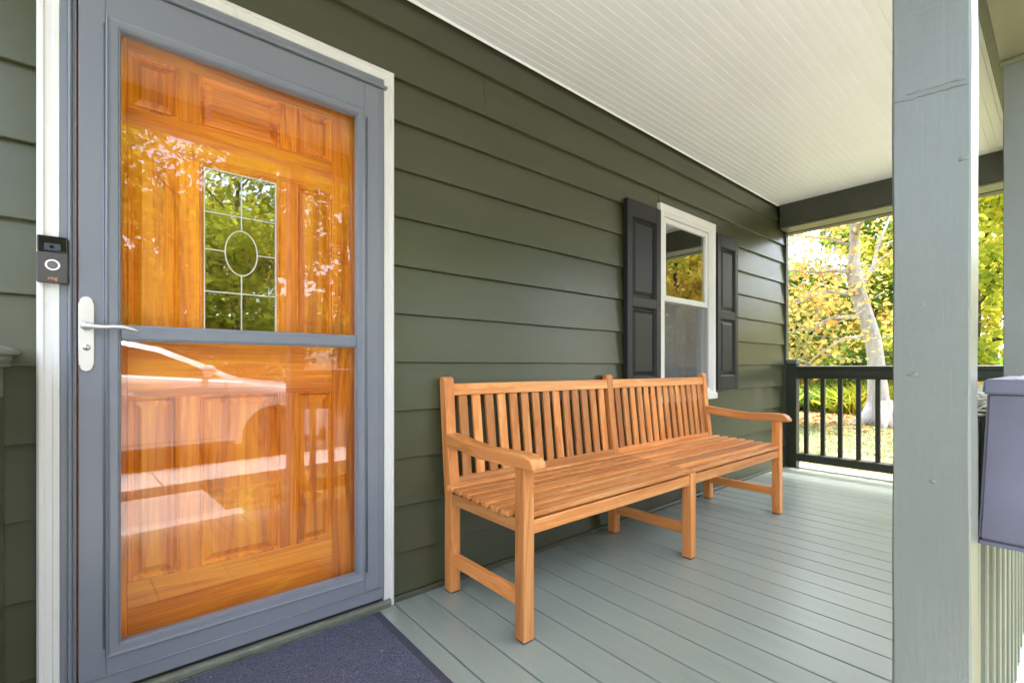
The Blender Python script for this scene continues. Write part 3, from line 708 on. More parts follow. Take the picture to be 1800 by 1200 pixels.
# ================================================================== porch columns
def column(xa, lab, grp='square porch columns along the deck front'):
    w = 0.0945; ya, yb = -1.7056, -1.7056 + w
    t = thing('porch_column', lab, 'column', (xa + w / 2, (ya + yb) / 2, 0), grp)
    bm = B()
    n = 46; prev = None; rnd = random.Random(int(xa * 100))
    ph = [rnd.uniform(0, 6) for _ in range(8)]
    for i in range(n + 1):
        z = 0.001 + (2.383 - 0.001) * i / n
        def wob(k): return 0.0006 * math.sin(ph[k] + z * 7) + 0.0004 * math.sin(ph[(k + 3) % 8] + z * 19)
        b = 0.0025
        c = [(xa + b, ya), (xa + w - b, ya), (xa + w, ya + b), (xa + w, yb - b), (xa + w - b, yb), (xa + b, yb), (xa, yb - b), (xa, ya + b)]
        ring = [bm.verts.new((px + wob(k), py + wob((k + 2) % 8), z)) for k, (px, py) in enumerate(c)]
        if prev:
            for k in range(8): bm.faces.new((prev[k], prev[(k + 1) % 8], ring[(k + 1) % 8], ring[k]))
        else: bm.faces.new(ring[::-1])
        prev = ring
    bm.faces.new(prev)
    obj('shaft', bm, COLP, t)
    bm = B(); e = 0.012
    for (x0, x1, y0, y1) in ((xa - e, xa - 0.0015, ya - e, yb + e), (xa + w + 0.0015, xa + w + e, ya - e, yb + e), (xa - 0.0014, xa + w + 0.0014, yb + 0.0015, yb + e), (xa - 0.0014, xa + w + 0.0014, ya - e, ya - 0.0015)):
        box(bm, x0, x1, y0, y1, 2.362, 2.383, 0.002)
    obj('cap_moulding', bm, FRIEZE, t)
    return t
def post_ridge(t):
    bm = B(); rr = random.Random(6)
    tube(bm, [(0.9918, -1.6115 - 0.0935 * k / 14, 1.421 - 0.008 * k / 14 + rr.uniform(-0.0015, 0.0015)) for k in range(15)], [0.0005 + 0.0006 * rr.random() for k in range(15)], 6)
    tube(bm, [(0.9920, -1.630 - 0.07 * k / 10, 1.428 - 0.006 * k / 10 + rr.uniform(-0.001, 0.001)) for k in range(11)], [0.0004 + 0.0004 * rr.random() for k in range(11)], 6)
    obj('paint_ridge', bm, COLP, t, True)
    for (yy, zz, sc) in ((-1.697, 1.30, 0.0045), (-1.640, 0.965, 0.006), (-1.672, 1.155, 0.0035), (-1.662, 0.795, 0.0045), (-1.628, 1.21, 0.003), (-1.650, 1.08, 0.003), (-1.69, 0.90, 0.003)):
        bm = B(); bmesh.ops.create_icosphere(bm, subdivisions=2, radius=1)
        for v in bm.verts:
            q = 1 + 0.25 * math.sin(5 * v.co.y + zz * 9) + 0.2 * math.sin(7 * v.co.z + yy * 11)
            v.co = Vector((0.9922 + v.co.x * 0.0008, yy + v.co.y * sc * 1.3 * q, zz + v.co.z * sc * 0.7 * q))
        obj('knot_lump', bm, COLP, t, True)
col_near = column(0.992, 'nearest square grey green column, cutting across the bench view at right')
post_ridge(col_near)
column(3.100, 'farther square column behind the lavender plastic box at the right edge')
column(5.060, 'corner column where the end railing meets the front railing')

# ================================================================== end railing
er = thing('end_railing', 'dark green railing with square balusters closing the far end of the porch', 'railing', (5.07, -0.8, 0))
bm = B(); box(bm, 5.03, 5.118, -0.103, -0.015, 0.0015, 1.02, 0.003); obj('newel', bm, RAILP, er)
bm = B(); t = bmesh.new()
def frust(bm, x0, x1, y0, y1, z0, z1, g):
    a = [bm.verts.new(p) for p in ((x0, y0, z0), (x1, y0, z0), (x1, y1, z0), (x0, y1, z0))]
    b = [bm.verts.new(p) for p in ((x0 - g, y0 - g, z1), (x1 + g, y0 - g, z1), (x1 + g, y1 + g, z1), (x0 - g, y1 + g, z1))]
    bm.faces.new(a[::-1]); bm.faces.new(b)
    for k in range(4): bm.faces.new((a[k], a[(k + 1) % 4], b[(k + 1) % 4], b[k]))
t.free(); frust(bm, 5.03, 5.118, -0.103, -0.027, 1.0205, 1.047, 0.011); box(bm, 5.016, 5.132, -0.117, -0.014, 1.0475, 1.060, 0.003); obj('newel_cap', bm, COLP, er)
bm = B()
prism(bm, [(5.032, 0.900), (5.032, 0.955), (5.022, 0.962), (5.020, 0.972), (5.020, 0.990), (5.030, 0.995), (5.118, 0.995), (5.128, 0.990), (5.128, 0.962), (5.116, 0.955), (5.116, 0.900)], 1, -1.608, -0.104)
prism(bm, [(5.042, 0.872), (5.042, 0.8995), (5.106, 0.8995), (5.106, 0.872)], 1, -1.608, -0.104, 0.002)
obj('top_rail', bm, RAILP, er)
bm = B(); prism(bm, [(5.040, 0.066), (5.036, 0.138), (5.046, 0.147), (5.102, 0.147), (5.112, 0.138), (5.108, 0.066)], 1, -1.608, -0.104); obj('bottom_rail', bm, RAILP, er)
bm = B(); box(bm, 5.057, 5.091, -0.017, 0.017, 0.1472, 0.8718, 0.002)
b0 = None
for k in range(11):
    y = -0.177 - 0.1395 * k
    if b0 is None: b0 = obj('baluster', bm, RAILP, er, loc=(0, y, 0))
    else: share('baluster', b0.data, er, (0, y, 0))

# ================================================================== front railing with outside pickets
fr = thing('front_railing', 'sage green front railing with pickets on its outer face', 'railing', (3, -1.68, 0))
for xa, xb in ((1.0885, 3.0985), (3.1965, 5.0585)):
    bm = B(); box(bm, xa, xb, -1.6705, -1.620, 0.80, 0.885, 0.003); obj('top_rail', bm, PICKETP, fr)
    bm = B(); box(bm, xa, xb, -1.672, -1.600, 0.8855, 0.915, 0.004); obj('cap_rail', bm, PICKETP, fr)
    bm = B(); box(bm, xa, xb, -1.6705, -1.620, 0.09, 0.175, 0.003); obj('bottom_rail', bm, PICKETP, fr)
bm = B(); box(bm, -0.019, 0.019, -1.722, -1.691, -0.025, 0.884, 0.0025)
# deck rim ends at -1.755, so pickets stand on the outer face of the rails just above the boards
p0 = None; px = 1.17
while px < 5.0:
    if not (3.08 < px < 3.22):
        if p0 is None:
            bmp = B(); box(bmp, -0.019, 0.019, -1.700, -1.671, 0.004, 0.8845, 0.0025)
            p0 = obj('picket', bmp, PICKETP, fr, loc=(px, 0, 0))
        else: share('picket', p0.data, fr, (px, 0, 0))
    px += 0.138
bm.free()

# ================================================================== railing at the left end by the door
lr = thing('side_railing', 'moulded sage green handrail meeting the siding left of the door', 'railing', (-0.30, -0.8, 0))
bm = B(); prism(bm, [(-0.335, 1.0055), (-0.235, 1.0055), (-0.222, 1.010), (-0.219, 1.018), (-0.224, 1.027), (-0.24, 1.032), (-0.335, 1.032)], 1, -1.60, -0.004); obj('cap_rail', bm, PICKETP, lr)
bm = B(); prism(bm, [(-0.325, 0.991), (-0.240, 0.991), (-0.234, 0.998), (-0.236, 1.005), (-0.325, 1.005)], 1, -1.60, -0.005); obj('rail_moulding', bm, PICKETP, lr)
bm = B(); prism(bm, [(-0.322, 0.900), (-0.252, 0.900), (-0.252, 0.978), (-0.238, 0.980), (-0.236, 0.986), (-0.240, 0.9905), (-0.322, 0.9905)], 1, -1.60, -0.006); obj('top_rail', bm, PICKETP, lr)
bm = B(); box(bm, -0.320, -0.251, -0.06, -0.004, 0.001, 0.8995, 0.003); obj('half_post', bm, SIDING, lr)
bm = B(); box(bm, -0.318, -0.26, -1.60, -0.061, 0.06, 0.14, 0.003); obj('bottom_rail', bm, PICKETP, lr)
bm = B(); box(bm, -0.305, -0.270, -0.017, 0.017, 0.1405, 0.8995, 0.002); b0 = None
for k in range(14):
    if b0 is None: b0 = obj('baluster', bm, PICKETP, lr, loc=(0, -0.13 - 0.105 * k, 0))
    else: share('baluster', b0.data, lr, (0, -0.13 - 0.105 * k, 0))
column(-0.43, 'column at the far left of the porch opening beside the entry step')

# ================================================================== plastic box hung on the front rail
pb = thing('storage_box', 'lavender grey plastic box with overhanging lid hung on the front railing', 'box', (1.5, -1.76, 0.68))
def fr4(bm, b, t):
    lo = [bm.verts.new(p) for p in b]; hi = [bm.verts.new(p) for p in t]
    bm.faces.new(lo[::-1]); bm.faces.new(hi)
    for k in range(4): bm.faces.new((lo[k], lo[(k + 1) % 4], hi[(k + 1) % 4], hi[k]))
bm = B()
bx0, bx1 = 1.130, 1.62
fr4(bm, [(bx0, -1.90, 0.681), (bx1, -1.90, 0.681), (bx1, -1.7015, 0.681), (bx0, -1.7015, 0.681)], [(bx0 + 0.004, -1.90, 0.934), (bx1 - 0.004, -1.90, 0.934), (bx1 - 0.004, -1.712, 0.934), (bx0 + 0.004, -1.712, 0.934)])
bmesh.ops.bevel(bm, geom=bm.edges[:], offset=0.004, segments=2, affect='EDGES')
obj('body', bm, BOXP, pb)
bm = B()
fr4(bm, [(bx0 - 0.006, -1.912, 0.932), (bx1 + 0.006, -1.912, 0.932), (bx1 + 0.006, -1.7065, 0.932), (bx0 - 0.006, -1.7065, 0.932)], [(bx0 - 0.003, -1.909, 0.957), (bx1 + 0.003, -1.909, 0.957), (bx1 + 0.003, -1.7085, 0.957), (bx0 - 0.003, -1.7085, 0.957)])
bmesh.ops.bevel(bm, geom=bm.edges[:], offset=0.003, segments=2, affect='EDGES')
frust(bm, bx0 + 0.03, bx1 - 0.03, -1.88, -1.74, 0.9575, 0.968, -0.02)
obj('lid', bm, BOXP, pb)
bm = B(); box(bm, bx0 - 0.002, bx1 + 0.002, -1.904, -1.701, 0.674, 0.6808, 0.002); obj('base_rim', bm, BOXP, pb)
bm = B()
for xx in (1.22, 1.52): box(bm, xx, xx + 0.03, -1.7120, -1.60, 0.9155, 0.9185); box(bm, xx, xx + 0.03, -1.5995, -1.597, 0.87, 0.9185)
obj('hanger', bm, STEEL, pb)

# ================================================================== doorbell
db = thing('doorbell', 'black video doorbell with white ring button on the white door casing', 'doorbell', (-0.156, -0.035, 1.205))
bx0, bx1, bz0, bz1 = -0.187, -0.126, 1.206, 1.333
bm = B(); box(bm, bx0 + 0.001, bx1 - 0.001, -0.0325, -0.0225, bz0 + 0.001, bz1 - 0.001, 0.002); obj('back_plate', bm, BELLB, db)
bm = B(); box(bm, bx0, bx1, -0.046, -0.0328, bz0, 1.289, 0.003, 2); obj('faceplate', bm, BELLG, db)
bm = B(); box(bm, bx0 + 0.0005, bx1 - 0.0005, -0.0445, -0.0328, 1.2895, bz1, 0.003, 2); cm = obj('camera_head', bm, BELLB, db)
bm = B(); box(bm, -0.172, -0.141, -0.0462, -0.0446, 1.2935, 1.3125, 0.0007); obj('lens_window', bm, LENS, cm)
bm = B(); cyl(bm, (-0.157, -0.0468, 1.303), 1, 0.0048, 0.0012, 16); obj('lens', bm, BELLB, cm)
bm = B()
ring = []
for k in range(40):
    a = 2 * math.pi * k / 40; ca, sa = math.cos(a), math.sin(a)
    ring.append([bm.verts.new((-0.1560 + r * ca, y, 1.2545 + r * sa)) for r, y in ((0.0150, -0.0459), (0.0145, -0.0478), (0.0112, -0.0478), (0.0105, -0.0459))])
for k in range(40):
    a, b = ring[k], ring[(k + 1) % 40]
    for j in range(3): bm.faces.new((a[j], b[j], b[j + 1], a[j + 1]))
obj('button_ring', bm, BELLR, db, True)
bm = B(); cyl(bm, (-0.1560, -0.0464, 1.2545), 1, 0.0098, 0.0012, 24); obj('button', bm, BELLC, db)
def text(s, size, loc, rot, mat, parent, name, ext=0.0004, align='CENTER'):
    cu = bpy.data.curves.new(name, 'FONT'); cu.body = s; cu.size = size; cu.extrude = ext; cu.align_x = align; cu.align_y = 'CENTER'
    tmp = bpy.data.objects.new('tmp_text', cu); COL.objects.link(tmp)
    me = bpy.data.meshes.new_from_object(tmp); bpy.data.objects.remove(tmp)
    M = Matrix.Translation(loc) @ rot
    me.transform(M); me.materials.clear(); me.materials.append(mat); me.name = name
    return setup(bpy.data.objects.new(name, me), parent)
text('ring', 0.0125, (-0.1560, -0.0462, 1.2185), Matrix.Rotation(R(90), 4, 'X'), BELLO, db, 'lettering')

# ================================================================== doormat and debris
dm = thing('doormat', 'blue grey rubber backed doormat on the deck before the door', 'mat', (0.33, -0.35, 0))
mx0, mx1, my0, my1 = -0.14, 0.777, -0.66, -0.040
bm = B(); fr4(bm, [(mx0, my0, 0.0006), (mx1, my0, 0.0006), (mx1, my1, 0.0006), (mx0, my1, 0.0006)], [(mx0 + 0.004, my0 + 0.004, 0.006), (mx1 - 0.004, my0 + 0.004, 0.006), (mx1 - 0.004, my1 - 0.004, 0.006), (mx0 + 0.004, my1 - 0.004, 0.006)])
obj('border', bm, MATB, dm)
bm = B(); nx, ny = 120, 80
vv = [[bm.verts.new((mx0 + 0.032 + (mx1 - mx0 - 0.064) * i / nx, my0 + 0.032 + (my1 - my0 - 0.040) * j / ny, 0.0085 + (0.0 if 0 < i < nx and 0 < j < ny else -0.0022) + random.uniform(-0.0004, 0.0004))) for j in range(ny + 1)] for i in range(nx + 1)]
for i in range(nx):
    for j in range(ny): bm.faces.new((vv[i][j], vv[i + 1][j], vv[i + 1][j + 1], vv[i][j + 1]))
obj('carpet_face', bm, MATM, dm)
def leaf_bit(x, y, z, s, rz, lab):
    bm = B(); pts = [(-1, 0, 0.1), (-0.4, 0.45, 0), (0.4, 0.4, 0.06), (1, 0, 0.25), (0.4, -0.42, 0.1), (-0.4, -0.4, 0.02)]
    c, s_ = math.cos(rz), math.sin(rz)
    f = [bm.verts.new((x + s * (a * c - b * s_), y + s * (a * s_ + b * c), z + s * h)) for a, b, h in pts]
    g = [bm.verts.new(v.co + Vector((0, 0, 0.0006))) for v in f]
    bm.faces.new(f[::-1]); bm.faces.new(g)
    for k in range(6): bm.faces.new((f[k], f[(k + 1) % 6], g[(k + 1) % 6], g[k]))
    tag(obj('dry_leaf', bm, DRYL), lab, 'leaf', 'dry leaf bits on the porch')
leaf_bit(0.668, -0.30, 0.0088, 0.006, 0.4, 'tiny orange brown leaf bit on the right of the doormat')
leaf_bit(0.20, -0.085, 0.0092, 0.005, 1.9, 'tiny orange leaf bit on the doormat near the door sill')
leaf_bit(1.66, -0.075, 0.0008, 0.007, 1.0, 'small pale leaf crumb on the deck under the bench')

# ================================================================== bench
bn = thing('bench', 'long three seat slatted teak bench against the siding', 'bench', (2.22, -0.32, 0))
XB = [1.072, 2.202, 3.332]; LW = 0.05
def part(name, m, fn, smooth=False):
    bm = B(); fn(bm); return obj(name, bm, m, bn, smooth)
for i, x0 in enumerate(XB):
    top = 0.618 if i != 1 else 0.438
    part('front_leg', TEAK[2], lambda bm: box(bm, x0, x0 + LW, -0.577, -0.527, 0.005, top, 0.003, 2))
    pts = [(-0.098, 0.005), (-0.048, 0.005), (-0.048, 0.40), (-0.018, 0.72), (-0.0035, 0.915), (-0.006, 0.930), (-0.018, 0.936), (-0.036, 0.935), (-0.044, 0.922), (-0.062, 0.72), (-0.098, 0.44)]
    part('back_post', TEAK[2], lambda bm: prism(bm, pts, 0, x0, x0 + LW, 0.003, 2))
    part('stretcher', TEAK[1], lambda bm: box(bm, x0 + 0.010, x0 + 0.038, -0.5268, -0.0982, 0.118, 0.170, 0.003, 2))
    part('seat_bearer', TEAK[1], lambda bm: box(bm, x0 + 0.006, x0 + 0.036, -0.5268, -0.0982, 0.385, 0.4345, 0.003, 2))
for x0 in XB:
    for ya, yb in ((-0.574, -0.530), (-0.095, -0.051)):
        part('contact_shadow_pad', BLADE, lambda bm: box(bm, x0 + 0.003, x0 + LW - 0.003, ya, yb, 0.0003, 0.0048))  # thin black pads added to draw the contact shadow line under each leg
for i in range(2):
    xa, xb = XB[i] + LW + 0.0003, XB[i + 1] - 0.0003
    part('front_apron', TEAK[0], lambda bm: box(bm, xa, xb, -0.570, -0.545, 0.378, 0.428, 0.003, 2))
    part('back_apron', TEAK[0], lambda bm: box(bm, xa, xb, -0.092, -0.068, 0.385, 0.43, 0.003, 2))
    def yback(z): return -0.098 + (z - 0.44) * (0.098 - 0.044) / (0.922 - 0.44)   # front face of the leaning back
    def leanbox(bm, x0, x1, z0, z1, d0, d1, bev=0.003):
        y0, y1 = yback(z0), yback(z1)
        prism(bm, [(y0 + d0, z0), (y0 + d1, z0), (y1 + d1, z1), (y1 + d0, z1)], 0, x0, x1, bev, 2)
    part('crest_rail', TEAK[0], lambda bm: leanbox(bm, xa, xb, 0.853, 0.906, 0.004, 0.036))
    part('lower_back_rail', TEAK[0], lambda bm: leanbox(bm, xa, xb, 0.452, 0.497, 0.004, 0.034))
    n = 14; w = 0.046; gap = (xb - xa - n * w) / (n + 1)
    proto = None
    for k in range(n):
        xs = xa + gap * (k + 1) + w * k
        if proto is None:
            bm = B(); leanbox(bm, 0, w, 0.4955, 0.8545, 0.013, 0.027, 0.002); proto = obj('back_slat', bm, TEAK[2], bn, loc=(xs, 0, 0))
        else: share('back_slat', proto.data, bn, (xs, 0, 0))
# seat slats
ns = 8; y_first = -0.1005; pitch = 0.0612
for k in range(ns):
    yc = y_first - 0.022 - pitch * k
    zt = 0.474 - 0.016 * k / (ns - 1)
    w = 0.0415
    if k < ns - 1:
        segs = [(1.049, 2.2262), (2.2268, 3.405)]
    else:
        segs = [(XB[0] + LW + 0.0005, 2.2262), (2.2268, XB[2] - 0.0005)]
    for a, b in segs:
        part('seat_slat', TEAK[0], lambda bm: box(bm, a, b, yc - w / 2, yc + w / 2, zt - 0.0215 - 0.001 * (k == 0), zt, 0.005, 2))
# arms
def arm(bm, x0):
    top = [(-0.066, 0.690), (-0.14, 0.683), (-0.25, 0.670), (-0.36, 0.664), (-0.47, 0.668), (-0.55, 0.671), (-0.590, 0.668), (-0.615, 0.657), (-0.630, 0.638), (-0.634, 0.622)]
    bot = [(-0.612, 0.6188), (-0.57, 0.6188), (-0.52, 0.6188), (-0.42, 0.616), (-0.30, 0.617), (-0.18, 0.628), (-0.072, 0.638)]
    prism(bm, top + bot, 0, x0 - 0.008, x0 + LW + 0.008, 0.005, 2)
for x0 in (XB[0], XB[2]): part('arm_rest', TEAK[1], lambda bm: arm(bm, x0))
for (y, z, x0) in ((-0.030, 0.88, XB[0]), (-0.078, 0.455, XB[0]), (-0.552, 0.408, XB[0])):
    part('screw', SCREW, lambda bm: cyl(bm, (x0 - 0.0008, y, z), 0, 0.0045, 0.003, 12))

# ================================================================== trees and plants
def mesh_from_np(name, verts, faces, m, parent=None, smooth=False):
    me = bpy.data.meshes.new(name); me.vertices.add(len(verts)); me.vertices.foreach_set('co', verts.astype(np.float32).ravel())
    nf, k = faces.shape
    me.loops.add(nf * k); me.loops.foreach_set('vertex_index', faces.astype(np.int32).ravel())
    me.polygons.add(nf); me.polygons.foreach_set('loop_start', np.arange(0, nf * k, k, dtype=np.int32))
    me.update(calc_edges=True); me.validate()
    me.materials.append(m)
    return setup(bpy.data.objects.new(name, me), parent)

def leaves(name, cen, size, m, parent, rng, flat=0.0):
    n = len(cen)
    a = rng.normal(size=(n, 3)); a[:, 2] *= (1 - flat); a /= np.linalg.norm(a, axis=1)[:, None]
    b = rng.normal(size=(n, 3)); b[:, 2] *= (1 - flat); b -= a * (a * b).sum(1)[:, None]; b /= np.linalg.norm(b, axis=1)[:, None]
    s = size * rng.uniform(0.6, 1.25, size=(n, 1))
    nrm = np.cross(a, b)
    v = np.stack([cen - a * s * 0.55, cen - b * s * 0.36 + nrm * s * 0.08, cen + a * s * 0.55, cen + b * s * 0.36 + nrm * s * 0.08], 1).reshape(-1, 3)
    f = np.arange(4 * n).reshape(n, 4)
    return mesh_from_np(name, v, f, m, parent)

def limb(bm, rng, p, d, length, r, nseg, droop, tips, depth):
    pts = [Vector(p)]; d = Vector(d).normalized()
    for i in range(nseg):
        d = (d + Vector(rng.normal(size=3) * 0.16) + Vector((0, 0, droop))).normalized()
        pts.append(pts[-1] + d * (length / nseg))
    tube(bm, pts, [r * (1 - 0.8 * i / nseg) + 0.004 for i in range(nseg + 1)], 6 if depth else 5)
    for i in range(1, nseg + 1): tips.append((pts[i], 0.5 + 0.5 * i / nseg))
    if depth:
        for k in range(4):
            i = rng.integers(1, nseg + 1)
            a = Vector(rng.normal(size=3)); a.z = abs(a.z) * 0.4
            limb(bm, rng, pts[i], d * 0.7 + a * 0.55, length * rng.uniform(0.35, 0.6), r * 0.35, 3, droop, tips, depth - 1)

def tree(name, label, loc, h, rad, lm, bk, seed, nleaf=9000, lsize=0.16, crown0=0.25, tr=0.16, lean=(0, 0), nl=13, spread=0.42, droop=0.0, cat='tree', group=None, limbs_only=None):
    rng = np.random.default_rng(seed)
    t = thing(name, label, cat, loc, group)
    base = Vector(loc); bm = B(); pts = []; n = 9
    for i in range(n + 1):
        q = i / n
        pts.append(base + Vector((lean[0] * q + rng.normal() * 0.05 * h / 8, lean[1] * q + rng.normal() * 0.05 * h / 8, h * 0.92 * q - 0.05)))
    tube(bm, pts, [tr * (1.5 if i == 0 else 1.0) * (1 - 0.85 * (i / n)) + 0.01 for i in range(n + 1)], 8)
    tips = []
    for k in range(nl):
        q = crown0 + (0.95 - crown0) * (k + 0.5) / nl
        i = min(int(q * n), n - 1); p = pts[i].lerp(pts[i + 1], q * n - i)
        az = k * 2.4 + rng.uniform(-0.4, 0.4)
        env = math.sin(math.pi * min(1, max(0.12, (q - crown0) / (1 - crown0) * 0.8 + 0.22)))
        L = rad * (0.55 + 0.5 * env) * rng.uniform(0.75, 1.1)
        limb(bm, rng, p, (math.cos(az), math.sin(az), 0.25 + 0.5 * q), L, tr * 0.36 * (1.1 - q) + 0.015, 5, droop, tips, 1)
    obj('trunk', bm, bk, t, True)
    P = np.array([tuple(a[0]) for a in tips]); W = np.array([a[1] for a in tips])
    idx = rng.choice(len(P), size=max(40, nleaf // 22), p=W / W.sum())
    cc = P[idx] + rng.normal(size=(len(idx), 3)) * spread * 0.6
    which = rng.integers(0, len(cc), nleaf)
    cen = cc[which] + rng.normal(size=(nleaf, 3)) * np.array([spread, spread, spread * 0.55]) * 0.62
    leaves('crown', cen, lsize, lm, t, rng, 0.2)
    return t

# the pale barked tree beyond the end of the porch
def hero():
    rng = np.random.default_rng(11)
    t = thing('beech_tree', 'leaning pale barked tree with golden leaves beyond the end railing', 'tree', (13.0, 0.9, GZ))
    bm = B()
    tr = [(13.06, 0.87, -0.45), (13.03, 0.89, -0.15), (12.99, 0.92, 0.29), (12.95, 0.95, 1.05), (12.9, 0.99, 1.57), (12.79, 1.09, 2.08), (12.66, 1.2, 2.59), (12.58, 1.26, 2.98), (12.56, 1.28, 3.23), (12.58, 1.26, 3.62), (12.59, 1.26, 4.13), (12.5, 1.32, 5.0), (12.4, 1.5, 6.4), (12.5, 1.6, 8.0)]
    tube(bm, tr, [0.44, 0.31, 0.205, 0.165, 0.155, 0.152, 0.150, 0.150, 0.115, 0.105, 0.10, 0.085, 0.06, 0.02], 14)
    for a in range(6):
        an = a * 1.05 + 0.3
        tube(bm, [(13.02 + 0.14 * math.cos(an), 0.89 + 0.14 * math.sin(an), 0.22), (13.03 + 0.30 * math.cos(an), 0.89 + 0.30 * math.sin(an), -0.18), (13.03 + 0.62 * math.cos(an), 0.89 + 0.62 * math.sin(an), -0.37)], [0.10, 0.12, 0.05], 8)
    br = [([(12.56, 1.28, 3.1), (12.26, 1.53, 3.16), (11.97, 1.77, 3.12), (11.6, 2.05, 3.15), (11.1, 2.5, 3.2)], 0.045),
          ([(12.6, 1.22, 2.6), (12.0, 1.62, 2.68), (11.76, 1.82, 2.58), (11.35, 2.16, 2.32), (10.9, 2.5, 2.1)], 0.04),
          ([(12.75, 1.12, 2.15), (11.93, 1.54, 2.07), (11.64, 1.78, 1.87), (11.24, 2.12, 1.74), (10.8, 2.6, 1.5)], 0.042),
          ([(11.93, 1.54, 2.07), (11.7, 1.75, 1.8), (11.55, 1.9, 1.5), (11.5, 1.95, 1.1)], 0.025),
          ([(12.85, 1.05, 1.72), (12.01, 1.35, 1.6), (11.62, 1.67, 1.28), (11.43, 1.83, 1.05), (11.2, 2.1, 0.95)], 0.035),
          ([(12.66, 1.2, 2.55), (12.80, 1.13, 2.95), (13.0, 1.0, 3.3), (13.05, 0.95, 3.7), (13.3, 0.7, 4.6)], 0.07),
          ([(12.58, 1.26, 3.9), (12.2, 1.0, 4.4), (11.6, 0.7, 4.9), (10.9, 0.4, 5.2)], 0.06),
          ([(12.58, 1.26, 4.2), (12.8, 1.9, 4.8), (13.0, 2.6, 5.3)], 0.06),
          ([(12.5, 1.32, 5.0), (11.8, 1.9, 5.4), (11.0, 2.6, 5.6)], 0.05), ([(12.5, 1.3, 4.9), (13.4, 0.8, 5.5), (14.3, 0.2, 5.9)], 0.05),
          ([(12.59, 1.26, 3.7), (12.3, 1.75, 3.95), (11.9, 2.3, 4.05), (11.5, 2.9, 4.0)], 0.035)]
    tips = []
    for pts, r in br:
        pts = [Vector(p) for p in pts]
        tube(bm, pts, [r * (1 - 0.7 * i / (len(pts) - 1)) for i in range(len(pts))], 7)
        for i in range(1, len(pts)):
            for s in range(3):
                tips.append((pts[i - 1].lerp(pts[i], (s + 1) / 3), 0.4 + 0.6 * i / len(pts)))
            for k in range(2):
                d = Vector(rng.normal(size=3)); d.z = d.z * 0.5 + 0.15
                limb(bm, rng, pts[i], d, rng.uniform(0.5, 1.1), r * 0.3, 4, 0.0, tips, 0)
    for k in range(10):
        q = Vector(tr[10]).lerp(Vector(tr[13]), k / 10); d = (math.cos(k * 2.4), math.sin(k * 2.4), 0.35)
        limb(bm, rng, q, d, rng.uniform(1.6, 3.0), 0.04, 5, 0.0, tips, 1)
    obj('trunk', bm, BARKW, t, True)
    P = np.array([tuple(a[0]) for a in tips]); n = 4200
    cen = P[rng.integers(0, len(P), n)] + rng.normal(size=(n, 3)) * np.array([0.34, 0.34, 0.2])
    leaves('crown', cen, 0.115, LO, t, rng, 0.35)
hero()

